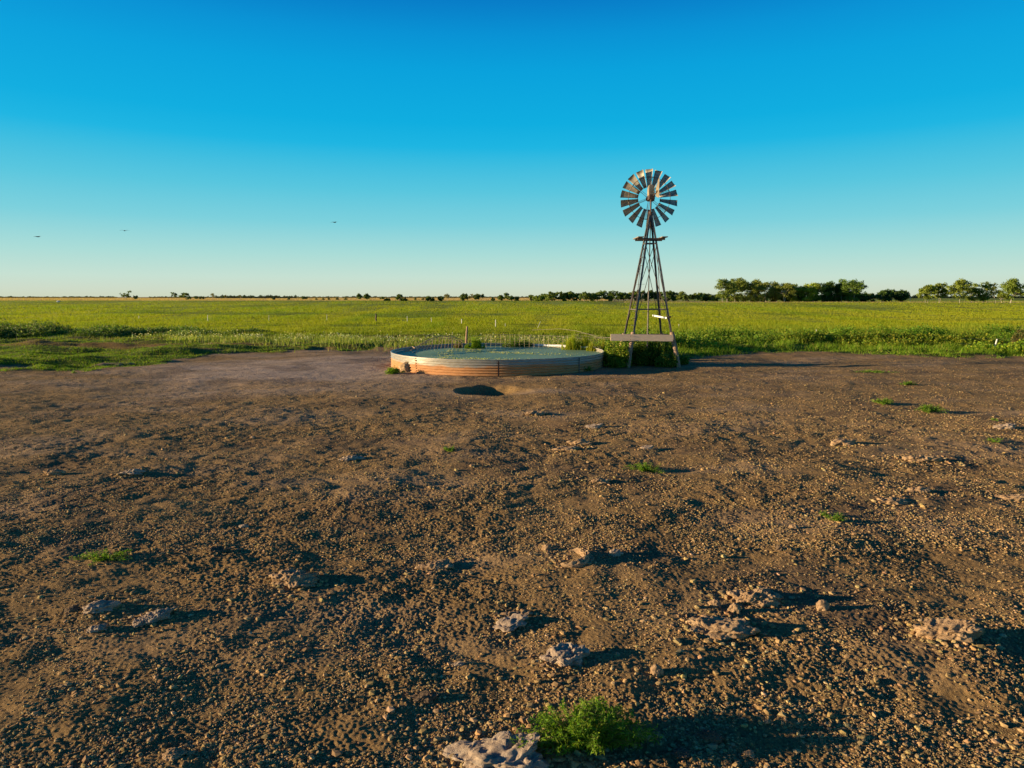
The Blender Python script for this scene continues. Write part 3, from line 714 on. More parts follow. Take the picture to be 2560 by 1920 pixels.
# grass tufts in and behind the tank
def tuft(label, px, Y, w, h, N, base, alt, seed, z=.47, name='grass_tuft', leafy=0, dep=.5):
    r = np.random.default_rng(seed+200); X = gX(px, Y, z)
    root = empty(name, (X, Y, z), label, 'grass tuft', 'green tufts growing in the tank')
    a = r.uniform(0, 6.283, N); q = np.sqrt(r.random(N)); x = np.cos(a)*q*w/2; y = np.sin(a)*q*w/2*dep
    H = h*(1-.45*q**2)*r.uniform(.3, 1.0, N)**1.3*(1+.5*np.sin(x*9+seed)+.35*np.sin(x*23+seed*3))
    parts = [blades(np.stack([x, y, np.zeros(N)], 1), H, np.full(N, .016), shade(base, N, .25, r, alt=alt, altp=.35), .3, seg=2, r=r)]
    V, Fc, C = cat_(parts); mk('blades', V, Fc, LEAF, root, col=C)
    if leafy:
        n2 = leafy; a = r.uniform(0, 6.283, n2); q = np.sqrt(r.random(n2))
        P = np.stack([np.cos(a)*q*w/2, np.sin(a)*q*w/2*dep, h*.8*r.random(n2)*(1-.5*q*q)], 1)
        V, Fc, C = leaves(P, .06*r.uniform(.6, 1.3, n2), shade(base, n2, .3, r, alt=alt, altp=.4), .2, r); mk('leaves', V, Fc, LEAF, root, col=C)
    return root
tuft('bright green grass tuft beside the wooden post at the back of the tank', 1187, 32.9, 1.0, .55, 1500, (.15, .25, .012), (.26, .30, .02), 1)
tuft('low brownish sprigs at the foot of the wooden post in the tank', 1146, 33.2, .5, .28, 260, (.20, .15, .05), (.12, .14, .03), 2, leafy=150)
tuft('dark green leafy clump in the tank behind the wire panel', 1292, 34.0, 1.5, .5, 900, (.08, .14, .015), (.16, .22, .02), 3, leafy=900)
tuft('tall yellow green grass clump between the two white pipes in the tank', 1443, 32.2, 1.5, .72, 2600, (.24, .29, .012), (.36, .34, .04), 4, leafy=350)
tuft('low leafy yellow green plants at the right end of the tank', 1494, 31.3, 1.05, .46, 1100, (.22, .26, .015), (.34, .30, .04), 5, leafy=900)
# ------------------------------------------------------------------ bushes at the windmill foot
def bush(label, px, Y, w, dep, h, N, base, alt, seed, lsize=.075):
    r = np.random.default_rng(seed+300); X = gX(px, Y, .3); z0 = hz(X, Y)
    root = empty('bush', (X, Y, z0), label, 'bush', 'bushes around the foot of the windmill')
    a = r.uniform(0, 6.283, N); q = np.sqrt(r.random(N)); zz = r.random(N)**.75
    x = np.cos(a)*q*w/2; y = np.sin(a)*q*dep/2
    z = h*zz*np.sqrt(np.clip(1-q*q*.75, 0, 1))*(.8+.45*fbm(x*2.3+seed, y*2.3, seed, 3))
    V, Fc, C = leaves(np.stack([x, y, z], 1), lsize*r.uniform(.6, 1.4, N), shade(base, N, .3, r, alt=alt, altp=.3), .2, r)
    V[:, 2] = np.maximum(V[:, 2], .01); mk('foliage', V, Fc, LEAF, root, col=C)
    mb = MB()
    for k in range(26):
        b = r.uniform(0, 6.283); m = math.sqrt(r.random())
        p = Vector((math.cos(b)*m*w*.42, math.sin(b)*m*dep*.4, h*(1-.5*m*m)*r.uniform(.7, 1.12)))
        p0 = Vector((p.x*.45, p.y*.45, -.02)); mb.tube([p0, (p0+p)/2+Vector((0, 0, .08)), p], [.012, .009, .004], 4, False)
    mb.build('stems', STEM, root); return root
bush('leafy bush between the tank and the left timber post', 1541, 29.1, 1.25, 1.9, 1.15, 10000, (.10, .17, .015), (.26, .28, .03), 1)
bush('dark green bush under the timber beam behind the left post', 1600, 29.7, 1.35, 1.5, 1.2, 8000, (.065, .12, .015), (.14, .18, .02), 2)
bush('dark green bush under the timber beam behind the right post', 1648, 29.7, 1.35, 1.5, 1.2, 8000, (.065, .12, .015), (.16, .20, .02), 3)
bush('low leafy bush wrapped round the foot of the right timber post', 1668, 28.75, 1.0, .7, .62, 4200, (.11, .17, .02), (.22, .24, .04), 4)
bush('grassy bush just right of the right timber post', 1702, 30.0, .7, .9, .42, 2000, (.07, .14, .015), (.14, .2, .02), 5)

def edge_bush():
    bush('dark tall shrub with a yellow orange base at the right edge', 2566, 38.0, 1.5, 1.3, 1.25, 5000, (.09, .10, .03), (.22, .15, .05), 6)
edge_bush()
# ------------------------------------------------------------------ windmill
def windmill():
    Yc = 29.6; zb = 1.40
    cx = (gX(1619, Yc, zb)+gX(1627, Yc, 6.6))/2
    root = empty('windmill', (cx, Yc, 0), 'farm windmill with eighteen blade wheel on a steel lattice tower beside the tank', 'windmill')
    hb = .83; APEX = 6.72; rot = R(3)
    c, s = math.cos(rot), math.sin(rot)
    def corner(i, j, z, extra=0):
        k = max(.05, hb*(APEX-z)/(APEX-zb)+extra); return Vector((c*i*k-s*j*k, s*i*k+c*j*k, z))
    cs = [(-1, -1), (1, -1), (1, 1), (-1, 1)]
    for i, j in cs:                                    # angle iron legs
        mb = MB(); p, q = corner(i, j, zb-.45), corner(i, j, 6.45)
        d = (q-p).normalized(); o1 = Vector((-i*.028, 0, 0)); o2 = Vector((0, -j*.028, 0))
        mb.bar(p+o1, q+o1, .082, .010, up=(0, 1, 0)); mb.bar(p+o2, q+o2, .082, .010, up=(1, 0, 0))
        mb.build('tower_leg', STEEL, root)
    z2 = 2.42; z3 = 5.20
    def girt(z, w=.035, mat=STEEL, faces=(0, 1, 2, 3)):
        for k in faces:
            a, b = cs[k], cs[(k+1) % 4]; MB().bar(corner(*a, z), corner(*b, z), w, .012, up=(0, 0, 1)).bar(corner(*a, z)-Vector((0, 0, .012)), corner(*b, z)-Vector((0, 0, .012)), .008, w).build('cross_bar', mat, root)
    girt(z2); girt(z3)
    for k in range(4):
        a, b = cs[k], cs[(k+1) % 4]; off = -.02 if k % 2 else 0
        for p, q in ((a, b), (b, a)):
            MB().tube([corner(*p, zb+.05+off), corner(*q, z3-.05)], .0125, 6).build('brace_rod', DARKSTEEL, root)
    for k in (0, 2):
        a, b = cs[k], cs[(k+1) % 4]
        for p, q in ((a, b), (b, a)):
            MB().tube([corner(*p, z3+.05), corner(*q, 6.3)], .008, 6).build('brace_rod', DARKSTEEL, root)
    # stub posts and beam
    for i, j in cs:
        top = corner(i, j, zb+.06-(.14 if j > 0 else 0)); bot = corner(i, j, -.25, .03); rr = .098 if j < 0 else .085
        mid = (top+bot)/2+Vector((.01*i, 0, 0))
        off = Vector((0, .12*(-j), 0))*0
        mb = MB(); mb.tube([bot+off, mid+off, top+off], [rr*1.05, rr, rr*.95], 14); mb.build('timber_post', POSTM, root, smooth=False, bevel=.008)
    yb = -hb-.235
    def bx(px): return gX(px, Yc+yb, 1.25)-cx
    x0, x1 = bx(1527), bx(1682)
    mb = MB(); n = 12
    mb.box(((x0+x1)/2, yb, 1.245), (x1-x0, .055, .275), Matrix.Rotation(R(-3), 3, 'Z') @ Matrix.Rotation(R(.5), 3, 'Y')); mb.build('timber_beam', BEAM, root, bevel=.006)
    mb = MB(); mb.box((0, hb+.15, 1.2), (2.2, .05, .2)); mb.build('timber_beam', DARKWOOD, root, bevel=.006)
    for px in (1576, 1674):
        for dz in (-.07, .07): MB().tube([(bx(px), yb-.045, 1.245+dz), (bx(px), yb-.02, 1.245+dz)], .014, 6).build('bolt', DARKSTEEL, root)
    # platform
    pf = empty_part('platform', root)
    zp = 5.42
    for sgn in (-1, 1):
        mb = MB(); mb.bar((sgn*.50, -.66, zp), (sgn*.50, .62, zp+.01), .24, .035); mb.build('board', PLANKM, pf, bevel=.004)
    for yy in (-.27, .30):
        mb = MB(); mb.box((0, yy, zp-.06), (1.16, .045, .085)); mb.build('bearer', DARKWOOD, pf)
    # mast, drop pipe and rod
    mb = MB(); mb.tube([(0, 0, 6.05), (0, 0, 6.95)], .035, 10); mb.tube([(0, 0, 6.35), (0, 0, 6.52)], .085, 10); mb.build('mast_pipe', DARKSTEEL, root)
    mb = MB(); mb.tube([(0, 0, zb-1.35), (0, 0, 3.2)], .032, 10); mb.build('drop_pipe', STEEL, root)
    mb = MB(); mb.box((0, 0, 4.7), (.035, .035, 3.2)); mb.build('pump_rod', DARKWOOD, root)
    # step rungs and guard hoops on the left legs
    for z in (1.75, 2.05, 2.33, 2.62, 2.92, 3.22, 3.9, 4.25, 4.6, 4.95):
        mb = MB(); a = corner(-1, -1, z); b = corner(-1, 1, z)
        o = Vector((-.10, 0, .0)); mb.tube([a, a+o, a+o+Vector((0, .22, 0)), a+Vector((0.03, .22, 0))], .006, 5)
        mb.build('step_rung', WIREM, root)
    for z0, z1 in ((3.45, 3.98), (2.6, 2.9)):
        a = corner(-1, -1, z0); b = corner(-1, -1, z1)
        mb = MB(); mb.tube([a+Vector((.2, 0, .02)), a+Vector((-.17, -.03, 0)), b+Vector((-.18, -.03, 0)), b+Vector((.12, 0, -.01)), b+Vector((.17, 0, .2))], .006, 5)
        mb.build('guard_hoop', WIREM, root)
    # white stick on the right leg
    a = Wp(1632, 788.5, Yc+.1)-Vector((cx, Yc, 0)); b = Wp(1667, 795, Yc-.75)-Vector((cx, Yc, 0))
    MB().bar(a, b, .03, .07).build('white_board', WHITE, root)
    mb = MB(); p = corner(1, -1, 2.1); mb.box(p+Vector((.02, -.03, 0)), (.10, .05, .07)); mb.build('clamp', DARKSTEEL, root)
    # ---- head: gearbox, tail, wheel. wheel axis along +Y, away from the camera
    zh = 7.12
    mb = MB(); mb.box((0, -.05, zh-.02), (.24, .38, .20)); mb.tube([(0, .12, zh), (0, .46, zh)], .05, 12); mb.box((0.03, -.12, zh-.13), (.16, .22, .10))
    mb.tube([(-.1, -.1, zh-.02), (.1, -.1, zh-.02)], .11, 14)
    gb = mb.build('gearbox', DARKSTEEL, root, bevel=.012)
    # tall hood
    V = []; 
    prof = [(-.13, -.16), (.13, -.16), (.13, .2), (-.13, .2)]
    mb = MB(); b0 = 0
    for z, k, ox in ((zh+.05, 1, 0), (zh+.34, .95, -.01), (zh+.47, .7, -.02), (zh+.51, .35, -.02)):
        for x, y in prof: mb.v.append(Vector((x*k+ox, y*k, z)))
    for l in range(3):
        for k in range(4): mb.f.append((l*4+k, l*4+(k+1) % 4, l*4+4+(k+1) % 4, l*4+4+k))
    mb.f.append((12, 13, 14, 15)); mb.build('hood', VANEM, gb, bevel=.015)
    # tail: boom and vane toward the camera
    mb = MB(); mb.bar((.06, -.1, zh+.02), (.0, -1.35, zh+.06), .03, .03); mb.bar((.06, -.1, zh+.2), (.01, -1.2, zh+.08), .015, .015)
    bo = mb.build('tail_boom', DARKSTEEL, root)
    mb = MB(); mb.v = []; th = .006
    out = [(-.62, .26), (-1.62, .62), (-1.75, .46), (-1.66, .0), (-1.75, -.46), (-1.62, -.50), (-.62, -.22)]
    for sx_ in (0, 1):
        for y, z in out:
            mb.v.append(Vector((.12+.085*y+sx_*th, y, zh+.10+z*.72)))
    k = len(out); mb.f.append(tuple(range(k))[::-1]); mb.f.append(tuple(range(k, 2*k)))
    for i in range(k): mb.f.append((i, (i+1) % k, k+(i+1) % k, k+i))
    mb.build('tail_vane', VANEM, root)
    # wheel
    wh = MB(); wy = .42
    wh.tube([(0, -.10, 0), (0, .13, 0)], .085, 16); wh.tube([(0, -.12, 0), (0, -.08, 0)], .12, 16); wh.tube([(0, .09, 0), (0, .12, 0)], .12, 16)
    wheel = wh.build('wheel_hub', DARKSTEEL, root); wheel.location = (0, wy, zh)
    RW = 1.225; r0 = .465
    def ringm(r, t, y, name):
        m_ = MB(); N_ = 72
        m_.tube([(math.sin(q)*r, y, math.cos(q)*r) for q in np.linspace(0, 2*math.pi, N_+1)], t, 5, False); m_.build(name, DARKSTEEL, wheel)
    ringm(.895, .011, -.055, 'wheel_ring'); ringm(.50, .009, -.02, 'wheel_ring')
    for k in range(6):
        q = R(8+60*k); u = Vector((math.sin(q), 0, math.cos(q))); t = Vector((math.cos(q), 0, -math.sin(q)))
        m_ = MB()
        for sgn in (-1, 1):
            m_.tube([u*.09+t*.03*sgn+Vector((0, -.09, 0)), u*.895+t*.045*sgn+Vector((0, -.055, 0))], .008, 5)
        m_.tube([u*.09+Vector((0, .10, 0)), u*.895+Vector((0, -.05, 0))], .008, 5)
        m_.bar(u*.88-t*.06+Vector((0, -.055, 0)), u*.88+t*.06+Vector((0, -.055, 0)), .02, .02)
        m_.build('spoke', DARKSTEEL, wheel)
    pr = random.Random(4)
    for k in range(18):
        q = R(k*20-1.0+pr.uniform(-.5, .5)); u = Vector((math.sin(q), 0, math.cos(q))); t = Vector((math.cos(q), 0, -math.sin(q)))
        beta = R(33+pr.uniform(-2, 2)); NU, NV = 6, 7; V = []; Fq = []
        Rk = RW*(1+pr.uniform(-.01, .012))
        for side in (0, 1):
            for iu in range(NU):
                r = r0+(Rk-r0)*iu/(NU-1); w = .15+(.345-.15)*iu/(NU-1)
                for iv in range(NV):
                    v = (iv/(NV-1)-.5)
                    ch = t*math.cos(beta)-Vector((0, 1, 0))*math.sin(beta)       # chord: its clockwise end nearer the camera
                    nn = -t*math.sin(beta)-Vector((0, 1, 0))*math.cos(beta)      # back face, up left at the top of the wheel
                    cam_ = (.25-v*v)*.42*w
                    p = u*r+ch*(v*w)+nn*(-cam_)+nn*(.002 if side else -.001)
                    V.append(p)
        m_ = MB(); m_.v = V; o = NU*NV
        for iu in range(NU-1):
            for iv in range(NV-1):
                a = iu*NV+iv; m_.f.append((a, a+1, a+NV+1, a+NV)); m_.f.append((o+a, o+a+NV, o+a+NV+1, o+a+1))
        for iu in range(NU-1):
            for iv in (0, NV-1):
                a = iu*NV+iv; m_.f.append((a, a+NV, o+a+NV, o+a))
        for iv in range(NV-1):
            for iu in (0, NU-1):
                a = iu*NV+iv; m_.f.append((a, o+a, o+a+1, a+1))
        # rib clip
        m_.bar(u*.895+t*(-.10)+Vector((0, -.05, 0)), u*.895+t*.10+Vector((0, -.05, 0)), .012, .02)
        m_.build('blade', BLADEM, wheel, smooth=True)
    return root
def empty_part(name, parent):
    o = bpy.data.objects.new(name, None); COL.objects.link(o); o.parent = parent; return o
POSTM = simple('round_timber', (.16, .10, .07), (.40, .27, .18), 5, .9, bmp=.8, dist=.02, sc=(6, 6, 1))
PLANKM = simple('platform_plank', (.16, .12, .09), (.32, .25, .19), 6, .85, sc=(8, 1, 8))
VANEM = simple('vane_sheet', (.17, .13, .085), (.34, .27, .18), 5, .55, .2, .1)
windmill()

# ------------------------------------------------------------------ things round the tank
def straight(name, label, cat, p, q, r, mat, group=None, n=10, r2=None):
    p = Vector(p); q = Vector(q); mb = MB()
    mb.tube([Vector((0, 0, 0)), (q-p)*.5, q-p], [r, r, r2 or r], n)
    o = mb.build(name, mat, smooth=False); o.location = p; return tag(o, label, cat, group)
Yp = 34.75
o = MB(); b = Wp(1162, 868, Yp); t = Wp(1168, 816, Yp); b.z = -.2
o.tube([Vector((0, 0, 0)), (t-b)*.4+Vector((.01, 0, 0)), (t-b)*.8, t-b], [.062, .058, .054, .05], 12); po = o.build('wooden_post', POSTM, bevel=.006); po.location = b
tag(po, 'leaning weathered wooden post standing at the back of the tank', 'post')
straight('white_pipe', 'long white pipe behind the wire panel at the back of the tank', 'pipe', Wp(1331, 862.5, 34.3), Wp(1418, 865.5, 33.0), .055, WHITE)
straight('white_pipe', 'short thick white pipe right of the yellow green grass clump', 'pipe', Wp(1449, 868.5, 32.0), Wp(1517, 868.0, 31.6), .05, WHITE)
g1 = gY(909)
straight('white_pipe', 'thin white pipe lying on the dirt under the windmill', 'pipe', (gX(1580, g1), g1+.03, .035+hz(gX(1580, g1), g1)), (gX(1624, g1), g1-.05, .035+hz(gX(1624, g1), g1)), .015, WHITE)

def wire_panel():
    root = empty('wire_fence', Wp(1280, 860, 33.6), 'bent wire livestock panel standing across the back of the tank', 'wire fence')
    org = root.location.copy()
    def L(px, py, Y): return Wp(px, py, Y)-org
    # upright part: columns px -> (top py, bottom py, Y)
    def Yat(px): return np.interp(px, [1000, 1100, 1200, 1300, 1420, 1530], [30.6, 32.4, 33.5, 33.6, 32.9, 30.2])
    rowsl = []
    cols = [(1200, 838, 874), (1260, 836, 872), (1335, 838, 872), (1410, 840, 873), (1460, 833, 874), (1500, 841, 872), (1530, 846, 866)]
    cx_ = [c[0] for c in cols]; ct = [c[1] for c in cols]; cb = [c[2] for c in cols]
    mb = MB()
    for i in range(7):
        f = i/6; pts = []
        for px in np.linspace(1205 if i > 2 else 1190, 1528 if i < 2 else (1440-i*6), 24):
            top = np.interp(px, cx_, ct); bot = np.interp(px, cx_, cb)
            pts.append(L(px, top+(bot-top)*f+.5*math.sin(px*.05+i), Yat(px)+.05*math.sin(px*.03+i)))
        mb.tube(pts, .0045, 4, False)
    mb.build('horizontal_wires', WIREM, root)
    mb = MB()
    for px in np.arange(1215, 1450, 12.0):
        top = np.interp(px, cx_, ct); bot = np.interp(px, cx_, cb); mb.tube([L(px, top, Yat(px)), L(px, bot, Yat(px))], .0038, 4, False)
    mb.build('upright_wires', WIREM, root)
    # top strand sagging to the beam
    mb = MB(); mb.tube([L(px, py, Y) for px, py, Y in ((1330, 825, 37), (1400, 822, 36), (1440, 827, 34.5), (1470, 835, 32.5), (1490, 842, 31), (1505, 845, 30), (1527, 844, 28.8))], .009, 5, False)
    mb.tube([L(px, py, Y) for px, py, Y in ((1262, 836, 36), (1300, 837, 36), (1350, 839, 36), (1420, 842, 35), (1480, 850, 33))], .006, 4, False)
    mb.build('loose_strand', WIREM, root)
    # collapsed left part
    r2 = empty('wire_fence', Wp(1100, 860, 32), 'collapsed rusty wire panel drooping into the left of the tank', 'wire fence'); org2 = r2.location.copy()
    def K(px, py, Y): return Wp(px, py, Y)-org2
    top = [(1012, 878, 28.6), (1028, 876, 29), (1046, 866, 30), (1066, 854, 31), (1084, 845, 32), (1109, 841, 32.8), (1135, 844, 33.4), (1162, 855, 33.8)]
    def tp(px, up=0):
        xs = [t[0] for t in top]; return K(px, np.interp(px, xs, [t[1] for t in top])-up, np.interp(px, xs, [t[2] for t in top])+up*.12)
    for nm, ups in (('horizontal_wires', (0, 2.5, -4)),):
        mb = MB()
        for u in ups: mb.tube([tp(px, u*(min(1, (px-1010)/60))) + Vector((0, 0, .01*math.sin(px*.3+u))) for px in np.linspace(1014 if u != -4 else 1060, 1160, 26)], .013, 5, False)
        mb.tube([K(*p) for p in ((1013, 880, 28.6), (1025, 874, 28.9), (1032, 880, 28.8), (1040, 882, 28.9), (1044, 872, 29.3))], .014, 5, False)
        mb.tube([K(*p) for p in ((1030, 866, 29.6), (1036, 870, 29.4), (1050, 868, 29.8))], .014, 5, False)
        mb.tube([K(*p) for p in ((1046, 853, 31), (1051, 861, 30.4), (1070, 838, 31.8), (1090, 832, 32.6))], .009, 5, False)
        mb.build(nm, RUSTWIRE, r2)
    mb = MB()
    for i, px in enumerate(np.linspace(1052, 1152, 14)):
        t = tp(px, 1); pb = K(px-12+i*1.2, np.interp(px, [1050, 1090, 1150], [880, 874, 869]), np.interp(px, [1050, 1150], [29.4, 32.8])); pb.z = max(pb.z, .47-org2.z)
        m_ = (t+pb)/2+Vector((.04, 0, .03)); mb.tube([t, m_, pb], .011, 5, False)
    mb.build('upright_wires', RUSTWIRE, r2)
wire_panel()

# fence posts in the pasture
def fpost(label, px, y0, y1, D, r=.022, mat=None, lean=0, name='fence_post', grp='fence posts in the pasture'):
    t = Wp(px+lean, y0, D); b = Wp(px, y1, D); b2 = Vector((b.x, b.y, hz(b.x, b.y)-.1))
    mb = MB(); mb.tube([Vector((0, 0, 0)), t-b2], [r*1.05, r], 8); mb.tube([(t-b2)*.999, t-b2+Vector((0, 0, .03))], r*1.35, 8)
    o = mb.build(name, mat or PALEPOST); o.location = b2; return tag(o, label, 'fence post', grp)
fpost('thin pale fence post far left in the pasture, with taller grass at its foot', 347, 790, 801, 88, .03)
fpost('pale fence post second from the left, above the flower strip', 519, 788, 806, 79, .035)
fpost('faint thin fence post third from the left in the pasture', 672, 788, 802, 82, .02)
fpost('faint thin fence post just left of the dark wooden post', 817, 787, 802, 82, .02)
fpost('faint pale fence post right of the dark wooden post', 1018, 791, 805, 80, .025)
fpost('slightly leaning thin pale fence post above the drooping wire', 1079, 795, 809, 75, .025, lean=-1)
fpost('bright white fence post above left of the wooden tank post top', 1154, 798, 812, 73, .04)
fpost('bright white taller fence post above the middle of the tank', 1239, 800, 821, 64, .035)
fpost('short thin fence stake just right of the taller white post', 1263, 809, 817, 66, .015)
fpost('thin fence stake leaning right, between the tank and the windmill', 1342, 804, 823, 62, .015, lean=9)
fpost('small pale stake in the grass right of the windmill tower', 1697, 811, 822, 62, .03)
fpost('tiny white stake above the weed thicket on the right', 2041, 825, 834, 52, .025)
# dark crooked post
t = Wp(939, 784, 80); b = Wp(942, 803, 80)
mb = MB(); d = t-b; d.y = 0; mb.tube([Vector((0, 0, -.1)), d*.35+Vector((-.08, 0, 0)), d*.7+Vector((.04, 0, 0)), d+Vector((-.03, 0, 0))], [.10, .09, .09, .06], 8)
o = mb.build('wooden_post', DARKWOOD); o.location = b; tag(o, 'dark crooked wooden post standing in the pasture above the turf edge', 'post')
# right edge fence: leaning stake and two wires
fr = empty('wire_fence', Wp(2488, 866, 37.0), 'leaning pale stake with two thin wires at the right edge', 'wire fence'); og = fr.location.copy()
mb = MB(); mb.tube([Wp(2486, 872, 37)-og, Wp(2493, 848, 37)-og], .035, 8); mb.build('stake', PALEPOST, fr)
for ya, yb_ in ((847, 848), (860, 861)):
    mb = MB(); mb.tube([Wp(px, ya+(px-2420)*.006, 37)-og for px in (2400, 2450, 2490, 2540, 2640)], .0055, 4, False); mb.build('wire', WIREM, fr)
bush_r = None

# ------------------------------------------------------------------ trees
def make_tree(H, Wd, seed, trunk_h=.3, nclump=26, nleaf=1500, lsize=.55, flatc=.6, multi=1, dens=1.0, low=.22):
    r = np.random.default_rng(seed+500); mb = MB()
    ends = []
    def branch(p, d, L, rad, lev):
        pts = [p.copy()]; rr = [rad]; q = p.copy(); dd = d.copy(); nseg = 4
        for i in range(nseg):
            dd = (dd+Vector(r.normal(0, .17, 3))+Vector((0, 0, .05))).normalized(); q = q+dd*L/nseg; pts.append(q.copy()); rr.append(rad*(1-.6*(i+1)/nseg))
        mb.tube(pts, rr, 6 if lev == 0 else 5, False)
        if lev < 2:
            nb = [0, 5, 3][lev+1] if lev else 6
            for k in range(nb):
                j = int(r.integers(1 if lev else 2, nseg+1)); a = r.uniform(0, 6.283); tilt = r.uniform(.5, 1.1)
                nd = (dd*math.cos(tilt)+Vector((math.cos(a), math.sin(a), .1))*math.sin(tilt)).normalized()
                branch(pts[j], nd, L*r.uniform(.5, .8), rr[j]*.65, lev+1)
        ends.append(pts[-1]); 
        if lev: ends.append(pts[2])
    for m in range(multi):
        a = r.uniform(0, 6.283); off = Vector((math.cos(a), math.sin(a), 0))*(Wd*.12 if multi > 1 else 0)
        branch(off+Vector((0, 0, -.3)), (Vector((0, 0, 1))+off*.15/max(1, Wd*.12)+Vector((*r.normal(0, .08, 2), 0))).normalized(), H*.5, H*.012+.05, 0)
    E = np.array([e[:] for e in ends]); 
    # squeeze skeleton in the wanted envelope
    mxr = np.percentile(np.hypot(E[:, 0], E[:, 1]), 92); mxz = np.percentile(E[:, 2], 96)
    sx_ = (Wd*.40)/mxr; sz_ = (H*.9)/mxz
    for v in mb.v: v.x *= sx_; v.y *= sx_; v.z *= sz_
    E = E*np.array([sx_, sx_, sz_]); E = E[E[:, 2] > H*low]
    k = r.integers(0, len(E), nclump); C0 = E[k]+r.normal(0, .05*H, (nclump, 3))*np.array([1, 1, .6])
    na_ = int(nclump*.55); aa = r.uniform(0, 6.283, na_); qz = r.uniform(-1, 1, na_); qr = np.sqrt(1-qz**2)*r.random(na_)**.3
    lo = H*low; C0[:na_] = np.stack([np.cos(aa)*qr*Wd*.40, np.sin(aa)*qr*Wd*.40, (lo+H*.92)/2+qz*(H*.92-lo)/2*.92], 1)
    C0[:, 2] = np.clip(C0[:, 2], H*low, H*.93)
    cr = r.uniform(.07, .15, nclump)*(H+Wd)/2
    kk = r.choice(nclump, nleaf, p=cr**2/np.sum(cr**2))
    dv = r.normal(size=(nleaf, 3)); dv /= np.linalg.norm(dv, axis=1)[:, None]; dv *= (r.random(nleaf)**.45)[:, None]
    P = C0[kk]+dv*cr[kk][:, None]*np.array([1.15, 1.15, flatc]); P[:, 2] = np.clip(P[:, 2], .1, H)
    return mb, P, lsize*r.uniform(.6, 1.3, nleaf), r, kk, nclump
def tree(label, px, ytop, wpx, D, group=None, tone=(.055, .095, .022), bark=None, seed=0, name='tree', **kw):
    H = (742-ytop)/F*D + CH; Wd = wpx/F*D; X = (px-1280)/F*D
    mb, P, sz, r, kk, nc = make_tree(H, Wd, seed, **kw)
    root = empty(name, (X, D, 0), label, 'tree', group)
    t = mb.build('trunk', bark or BARK, root, smooth=True)
    ct = np.array(tone)*np.array([2.1, 1.9, 1.2])*r.uniform(.7, 1.3, (nc, 1)); c = ct[kk]*r.uniform(.8, 1.25, (len(P), 1))
    V, Fc, C = leaves(P, sz, c, 0, r); mk('crown', V, Fc, TREELEAF, root, col=C)
    return root
G1 = 'cottonwoods of the big grove right of the windmill'
grove = [(1808,700,46),(1834,698,52),(1858,704,48),(1884,703,56),(1912,702,66),(1937,712,42),(1960,709,58),(1985,711,54),(2010,711,54),(2034,708,56),(2058,707,56),(2082,708,56),(2106,708,50),(2129,702,62)]
glab = ['cottonwood with a bare white trunk at the left end of the big grove', 'tall cottonwood just right of the white trunked one in the big grove',
 'narrow dark cottonwood third from the left end of the big grove','broad cottonwood with pale limbs, fourth from the left of the big grove',
 'wide domed cottonwood with white forked limbs in the left half of the grove','shorter cottonwood in the dip right of the wide domed one',
 'open cottonwood with slim pale stems in the middle of the grove','brighter green cottonwood in the middle of the big grove',
 'yellow green cottonwood just right of the middle of the grove','cottonwood right of the yellow green one in the big grove',
 'dark leafy cottonwood fourth from the right end of the big grove','dark open cottonwood third from the right end of the big grove',
 'dark cottonwood second from the right end of the big grove','tall spreading cottonwood at the right end of the big grove']
for i, (px, yt, w) in enumerate(grove):
    tone = [(.07,.10,.03),(.075,.10,.028),(.05,.08,.025),(.08,.11,.03),(.085,.105,.035),(.075,.095,.03),(.08,.10,.03),(.09,.13,.025),(.12,.16,.025),(.085,.12,.025),(.045,.08,.025),(.045,.08,.025),(.045,.08,.025),(.055,.095,.025)][i]
    D = [372,384,392,385,378,390,374,380,376,384,388,390,386,378][i]
    tree(glab[i], px, yt-3, w*1.15, D, G1, tone, PALEBARK if i in (0, 3, 4, 6, 8) else BARK, seed=i+1, name='cottonwood_tree', nclump=58, nleaf=4600, lsize=.68, low=.06 if i not in (0, 6) else .2, multi=1 if i % 3 else 2)
G1b = 'dark undergrowth beneath the big grove'
for i, px in enumerate((1822, 1850, 1878, 1905, 1932, 1958, 1988, 2015, 2045, 2070, 2095, 2115, 2140, 2158, 2172)):
    tree('low dark shrub growing under the big grove right of the windmill', px, 727+(i*7) % 9 if i < 11 else 732, 52, 398, G1b, (.032, .055, .017), seed=60+i, name='shrub', nclump=20, nleaf=1500, lsize=.8, low=.05, multi=2)
for px, yt, w, sd, lab in ((2203, 724, 44, 81, 'left tree of the dark round trio right of the big grove'), (2225, 723, 40, 82, 'middle tree of the dark round trio right of the big grove'), (2246, 724, 42, 83, 'right tree of the dark round trio right of the big grove')):
    tree(lab, px, yt, w, 400, 'dark round trees right of the big grove', (.035, .065, .022), seed=sd, name='cottonwood_tree', nclump=36, nleaf=2600, lsize=.8, low=.1, flatc=.8, multi=2)
G2 = 'scattered trees at the right edge'
